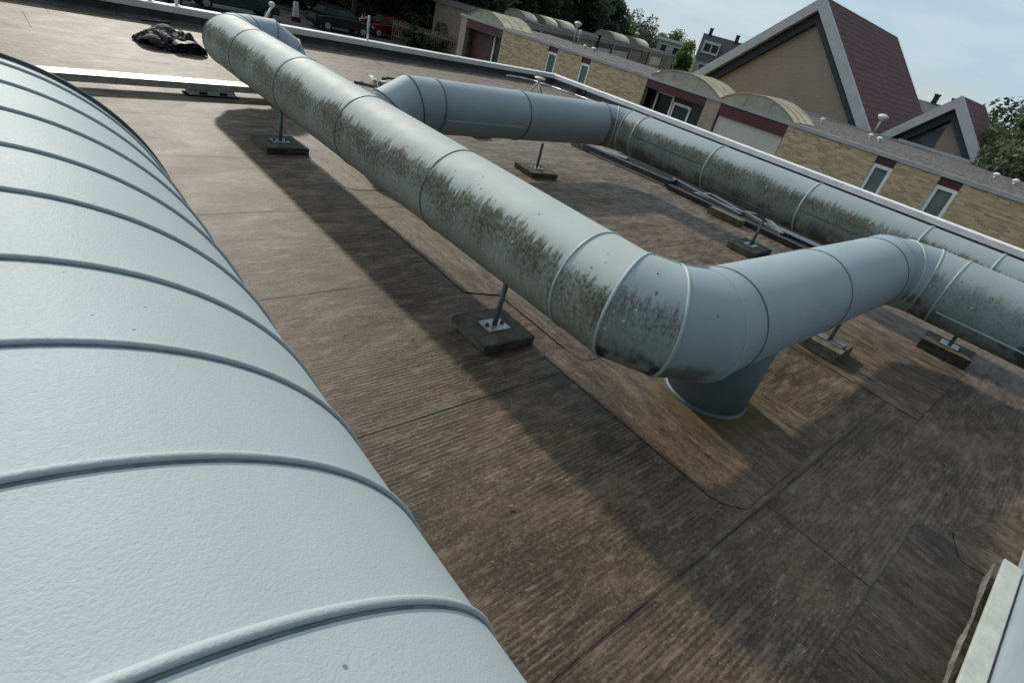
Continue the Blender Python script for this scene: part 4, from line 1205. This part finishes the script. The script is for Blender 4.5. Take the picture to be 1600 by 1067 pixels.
bm = NB(); lathe(bm, [(.05, 0), (.05, 1.1), (.3, 1.25), (.34, 1.38), (.2, 1.5), (.02, 1.52)], 16, (s_of(.79), .5, Z2)); rpart('roof_cowl', bm, M['white'])

# ------------------------------------------------------------------ far houses
def house(label, cx, cy, rot, w_, d_, eave, ridge, wallm, roofm, dormer=False, chim=(), ch=1.0):
    t = thing('house', label, 'house', (cx, cy, GZ), rot)
    e, r_ = eave - GZ, ridge - GZ
    bm = NB(); box(bm, -w_ / 2, w_ / 2, -d_ / 2, d_ / 2, 0, e); link('wall', bm, wallm, t)
    bm = NB(); prism(bm, [(-d_ / 2 - .3, e + .003), (d_ / 2 + .3, e + .003), (0, r_)], 'x', -w_ / 2 - .2, w_ / 2 + .2); rf = link('roof', bm, roofm, t)
    for x in chim:
        bm = NB(); box(bm, x - .35 * ch, x + .35 * ch, -.3, .3, r_ - .5, r_ + ch); box(bm, x - .42 * ch, x + .42 * ch, -.36, .36, r_ + ch, r_ + ch + .1); link('chimney', bm, M['chimney'], rf)
    for k in range(int(w_ / 2.2)):
        x = -w_ / 2 + 1.2 + k * 2.2
        for zz in (e - 1.7, e - 4.2):
            if zz > .4:
                bm = NB(); box(bm, x - .6, x + .6, -d_ / 2 - .05, -d_ / 2 - .004, zz, zz + 1.2); wf = link('window', bm, M['frame'], t)
                bm = NB(); box(bm, x - .48, x + .48, -d_ / 2 - .07, -d_ / 2 - .054, zz + .12, zz + 1.08); link('pane', bm, M['pane_dark'], wf)
    if dormer:
        bm = NB(); dz = e + (r_ - e) * .25; box(bm, -w_ / 2 + .3, -w_ / 2 + 2.6, -d_ / 2 + .3, 0, dz, dz + 1.55); dm = link('dormer', bm, M['white'], t)
        for x in (-w_ / 2 + .5, -w_ / 2 + 1.55):
            bm = NB(); box(bm, x, x + .85, -d_ / 2 + .26, -d_ / 2 + .296, dz + .3, dz + 1.25); link('pane', bm, M['pane_dark'], dm)
        bm = NB(); box(bm, w_ / 2 - 2.6, w_ / 2 - 1.9, -d_ / 2 + .2, -d_ / 2 + .8, dz + .3, dz + .9); link('skylight', bm, M['white'], t)
    return t
house('white two storey house far off beyond the low roofs, left of the yellow green tree', 91.5, 65.2, R(-54), 4.6, 5, 2.0, 2.45, M['housewhite'], M['slate'])
house('far house with a steep dark roof, white dormer and chimneys behind the large gable', 80.5, 47.9, R(-57), 7.2, 5.5, .9, 4.1, M['housewhite'], M['slate'], True, (-2.9, .9), .7)
house('dark house with chimneys half hidden behind the small gable', 60, 15.6, R(-75), 5.0, 6, 1.7, 2.6, M['chimney'], M['slate'], False, (1.9, .6), .6)

# ------------------------------------------------------------------ trees
def crown_mesh(seed, n, rx, rz, leaf, clumps=40, hollow=.25):
    rd = random.Random(seed); bm = NB()
    cs = []
    for _ in range(clumps):
        while True:
            p = Vector((rd.uniform(-1, 1), rd.uniform(-1, 1), rd.uniform(-1, 1)))
            if hollow < p.length < .92: break
        cs.append((p, rd.uniform(.20, .42)))
    for i in range(n):
        c, r = cs[i % clumps]
        q = Vector((rd.gauss(0, 1), rd.gauss(0, 1), rd.gauss(0, 1))); q.normalize(); q *= r * rd.uniform(.35, 1.0) ** .6
        p = c + q
        p = Vector((p.x * rx, p.y * rx, p.z * rz))
        nrm = (q + Vector((rd.uniform(-.6, .6), rd.uniform(-.6, .6), rd.uniform(-.2, .9)))).normalized()
        a = nrm.cross(Vector((rd.uniform(-1, 1), rd.uniform(-1, 1), rd.uniform(-1, 1)))).normalized(); b = nrm.cross(a)
        l = leaf * rd.uniform(.6, 1.5); w2 = l * rd.uniform(.45, .8)
        V = [bm.verts.new(p + a * x * l + b * y * w2) for x, y in ((-1, 0), (0, -.6), (1, .1), (.1, .65))]
        bm.faces.new(V)
    return bm
tree_cache = {}
def tree(label, x, y, top, rx, rz, kind, mat, group=None, base=GZ, leaf=.22, n=5200, trunk_r=.2, seed=1):
    t = thing('tree', label, 'tree', (x, y, base), random.Random(seed).uniform(0, 6), group)
    cz = top - base - rz
    key = (kind, round(rx, 2), round(rz, 2), mat, leaf, n)
    if key not in tree_cache:
        o = link('crown', crown_mesh(kind, n, rx, rz, leaf), M[mat], t); tree_cache[key] = o.data
    else:
        o = bpy.data.objects.new('crown', tree_cache[key]); C.objects.link(o); o.parent = t
    o.location = (0, 0, cz)
    bm = NB(); rd = random.Random(seed + 50)
    cyl(bm, (0, 0, -.1), (.08, .05, max(.8, cz * .55)), trunk_r, trunk_r * .75, 10); cyl(bm, (.08, .05, max(.8, cz * .55)), (0, 0, cz + rz * .3), trunk_r * .75, trunk_r * .25, 8)
    for k in range(7):
        a = rd.uniform(0, 6.28); h0 = max(.7, cz * rd.uniform(.5, .95))
        cyl(bm, (0.04, .03, h0), (math.cos(a) * rx * .65, math.sin(a) * rx * .65, cz + rd.uniform(-.3, .5) * rz), trunk_r * .42, trunk_r * .1, 6)
    link('trunk', bm, M['bark'], t)
    return t
def polar(az, d): return d * math.sin(R(az)), d * math.cos(R(az))
grp = 'dark trees along the far side of the road'
darks = [(16.5, 56, 9, 5.0), (21.0, 55, 9, 4.6), (24.5, 58, 9.5, 5.0), (28.2, 53, 9, 4.8), (31.8, 58, 10, 5.2), (35.2, 54, 9.5, 5.0), (38.6, 74, 10, 6.0), (41.9, 84, 10, 6.0), (44.9, 92, 9.4, 5.6), (47.0, 98, 7.4, 4.6)]
for i, (az_, d, top, rx) in enumerate(darks):
    x, y = polar(az_, d)
    tree('tall dark leafy tree in the row beyond the street', x, y, top, rx, (top - GZ) * .47, 1 + i % 3, 'leaf_dark', grp, seed=i + 1, leaf=.34, n=15000, trunk_r=.28)
x, y = 21.3, 43.2
tree('dark tree with a bare trunk in front of the red parked car', x, y, 6.5, 3.6, 3.4, 5, 'leaf_dark', None, seed=31, leaf=.22, n=5200, trunk_r=.24)
for (az_, d, top, rx, rz, mat, lb, n) in (
    (49.0, 100, 5.2, 3.0, 4.0, 'leaf_mid', 'mid green tree at the right end of the dark tree row', 4200),
    (51.2, 106, 4.7, 3.9, 3.7, 'leaf_dark', 'rounded dark tree standing clear of the tree row against the sky', 5200),
    (53.3, 118, 3.2, 2.8, 2.8, 'leaf_dark', 'lower dark tree behind the white house', 2600),
    (54.8, 172, 5.4, 4.6, 3.8, 'leaf_mid', 'pale green tree rising behind the white house', 3000),
    (56.0, 88, 3.0, 1.35, 2.8, 'leaf_light', 'yellow green young tree left of the large gable roof', 3600),
    (79.0, 62, 2.9, 2.8, 2.4, 'leaf_dark', 'dark tree behind the small gable roof', 3000)):
    x, y = polar(az_, d)
    tree(lb, x, y, top, rx, rz, int(az_) + 7, mat, None, seed=int(d), leaf=.20 if d < 90 else .26, n=n)
tree('leafy grey green tree overhanging the small gable at the right edge', 32.0, 2.1, 3.5, 3.4, 3.0, 77, 'leaf_grey', None, seed=4, leaf=.12, n=26000, trunk_r=.16)
tree('darker tree behind the leafy grey green tree at the right edge', 40.0, 3.6, 3.9, 3.9, 3.4, 78, 'leaf_grey2', None, seed=6, leaf=.17, n=15000, trunk_r=.2)
# undergrowth below the dark trees
def shrub(x, y, r, h, seed, mat, label, group):
    bm = crown_mesh(seed, 1500, r, h, .16, 14, .0)
    for v in bm.verts: v.co.z = max(v.co.z + h * .8, .02)
    o = tag(link('shrub', bm, M[mat]), label, 'shrub', group); o.location = (x, y, GZ)
for i in range(20):
    az_ = 12 + i * 1.5; d = 51.2 + (i * 37 % 5) * .5
    x, y = polar(az_, d)
    shrub(x, y, 1.7, 1.5, 200 + i % 4, 'leaf_dark', 'low dark shrub in the undergrowth below the dark trees', 'dark shrubs beyond the street')
for i in range(4):
    az_ = 31.4 + i * 1.0; x, y = polar(az_, 45.5)
    shrub(x, y, .8, .75, 220 + i, 'leaf_grey', 'pale weedy shrub behind the thin wooden fence', 'pale shrubs behind the fence')

# ------------------------------------------------------------------ street: cars, fence, signs
def car(label, x, y, rot, m, L=4.2, H=1.47, van=False):
    t = thing('parked_car' if not van else 'parked_van', label, 'car' if not van else 'van', (x, y, GZ + .01), rot)
    W = 1.72; a = L / 2
    if not van:
        low = [(-a, .32), (-a + .02, .66), (-a + .25, .86), (-.95 * .9, .93), (-.1, .96), (a - .75, .93), (a - .05, .84), (a, .55), (a - .02, .30)]
        cab = [(-1.05, .92), (-.42, H - .06), (-.1, H), (.85, H - .02), (1.25, H - .12), (a - .45, .94)]
    else:
        low = [(-a, .35), (-a + .02, .80), (-a + .55, 1.02), (a, 1.02), (a, .35)]
        cab = [(-a + .5, 1.0), (-a + 1.25, H - .08), (-a + 1.5, H), (a - .12, H), (a - .01, H - .15), (a, 1.0)]
    bm = NB(); prism(bm, low, 'y', -W / 2, W / 2)
    bmesh.ops.bevel(bm, geom=[e for e in bm.edges if abs(e.verts[0].co.y - e.verts[1].co.y) < .01], offset=.07, segments=3, affect='EDGES')
    n0 = set(bm.verts)
    prism(bm, cab, 'y', -W / 2 + .06, W / 2 - .06)
    for v in bm.verts:
        if v not in n0 and v.co.z > 1.1: v.co.y *= .84
    link('body', bm, m, t)
    cz0, cz1 = (1.0, H - .14)
    for s_ in (-1, 1):
        bm = NB()
        zs = [(p[0] * .93 + .02, min(max(p[1], cz0), cz1)) for p in cab]
        V = [bm.verts.new((p, s_ * ((W / 2 - .045) - (q - .95) / (H - .95) * .115), q)) for p, q in zs]
        bm.faces.new(V); bmesh.ops.solidify(bm, geom=bm.faces[:], thickness=.02)
        link('side_window', bm, M['carglass'], t)
    for s_ in (-1, 1):
        bm = NB()
        k0, k1 = (0, 1) if s_ < 0 else (-1, -2)
        p, q = Vector(cab[k0]), Vector(cab[k1])
        if (q.y - p.y) < .2: q = Vector(cab[k1 - 1] if s_ > 0 else cab[k1 + 1])
        V = [bm.verts.new((p.lerp(q, f).x + s_ * .015, yy, p.lerp(q, f).y + .01)) for f, yy in ((.12, -.66), (.12, .66), (.9, .58), (.9, -.58))]
        bm.faces.new(V); bmesh.ops.solidify(bm, geom=bm.faces[:], thickness=.015)
        link('windscreen' if s_ < 0 else 'rear_window', bm, M['carglass'], t)
    for sx in (-1, 1):
        for sy in (-1, 1):
            bm = NB(); xx = sx * (a - .78)
            cyl(bm, (xx, sy * (W / 2 - .20), .32), (xx, sy * (W / 2 + .01), .32), .32, None, 18); cyl(bm, (xx, sy * (W / 2 + .01), .32), (xx, sy * (W / 2 + .02), .32), .19, None, 14, True, 1)
            link('wheel', bm, [M['tyre'], M['galv']], t)
    for sy in (-1, 1):
        bm = NB(); box(bm, -a - .012, -a + .12, sy * .62 - .16, sy * .62 + .16, .62, .76, 0, .02); link('headlight', bm, M['frame'], t)
        bm = NB(); box(bm, a - .10, a + .012, sy * .66 - .10, sy * .66 + .10, .62, .82, 0, .02); link('tail_light', bm, M['red'], t)
    return t
car('black hatchback parked along the street left of the tree trunk', 18.6, 39.6, R(182), M['carblack'], 4.1)
car('dark red car parked behind the bare tree trunk', 23.0, 41.2, R(3), M['carred'], 3.9)
car('bright red car parked at the far left behind the white railing posts', 7.2, 38.6, R(181), M['carred'], 4.1)
car('dark green van parked behind the far duct bend', 11.9, 39.6, R(180), M['carteal'], 4.9, 2.05, True)

# thin wooden fence beside the bungalow
ft = thing('paling_fence', 'thin pale wooden paling fence left of the bungalow porch', 'fence', (25, 37, GZ))
fi = Matrix.Translation(ft.location).inverted()
a, b = Vector((22.9, 40.2)), Vector((26.2, 36.0))
bm = NB(); nn = 34
for i in range(nn):
    p = a.lerp(b, i / (nn - 1)); h = 1.35 + random.uniform(-.05, .05)
    box(bm, p.x - .035, p.x + .035, p.y - .012, p.y + .012, GZ, GZ + h)
o = link('paling', bm, M['wood'], ft); o.matrix_parent_inverse = fi
for zz in (.35, 1.05):
    bm = NB(); obox(bm, (a.x, a.y + .04), (b.x, b.y + .04), .03, .08, GZ + zz); o = link('rail', bm, M['wood'], ft); o.matrix_parent_inverse = fi

# street markers
def marker(x, y, label, tall):
    t = thing('street_marker', label, 'street marker', (x, y, GZ))
    bm = NB(); box(bm, -.28, .28, -.14, .14, 0, .28, 0, .03); link('base', bm, M['carred'], t)
    bm = NB(); prism(bm, [(-.22, .28), (.22, .28), (.14, tall), (-.14, tall)], 'y', -.05, .05); link('board', bm, M['frame'], t)
marker(16.1, 40.8, 'white marker board on a red foot standing on the street', 1.15)
bm = NB(); box(bm, -.2, .2, -.15, .15, 0, .9, 0, .03); box(bm, -.16, .16, -.17, -.151, .25, .8, 1)
o = tag(link('utility_box', bm, [M['wood'], M['frame']]), 'small tan utility box by the street left of the white marker board', 'utility box'); o.location = (14.5, 41.4, GZ)
bm = NB(); cyl(bm, (0, 0, 0), (0, 0, 2.3), .04, None, 10); box(bm, -.3, .3, -.06, -.045, 1.85, 2.25)
o = tag(link('street_sign', bm, M['frame']), 'small blank pale street sign on a pole before the dark trees', 'street sign'); o.location = (14.4, 44.4, GZ)
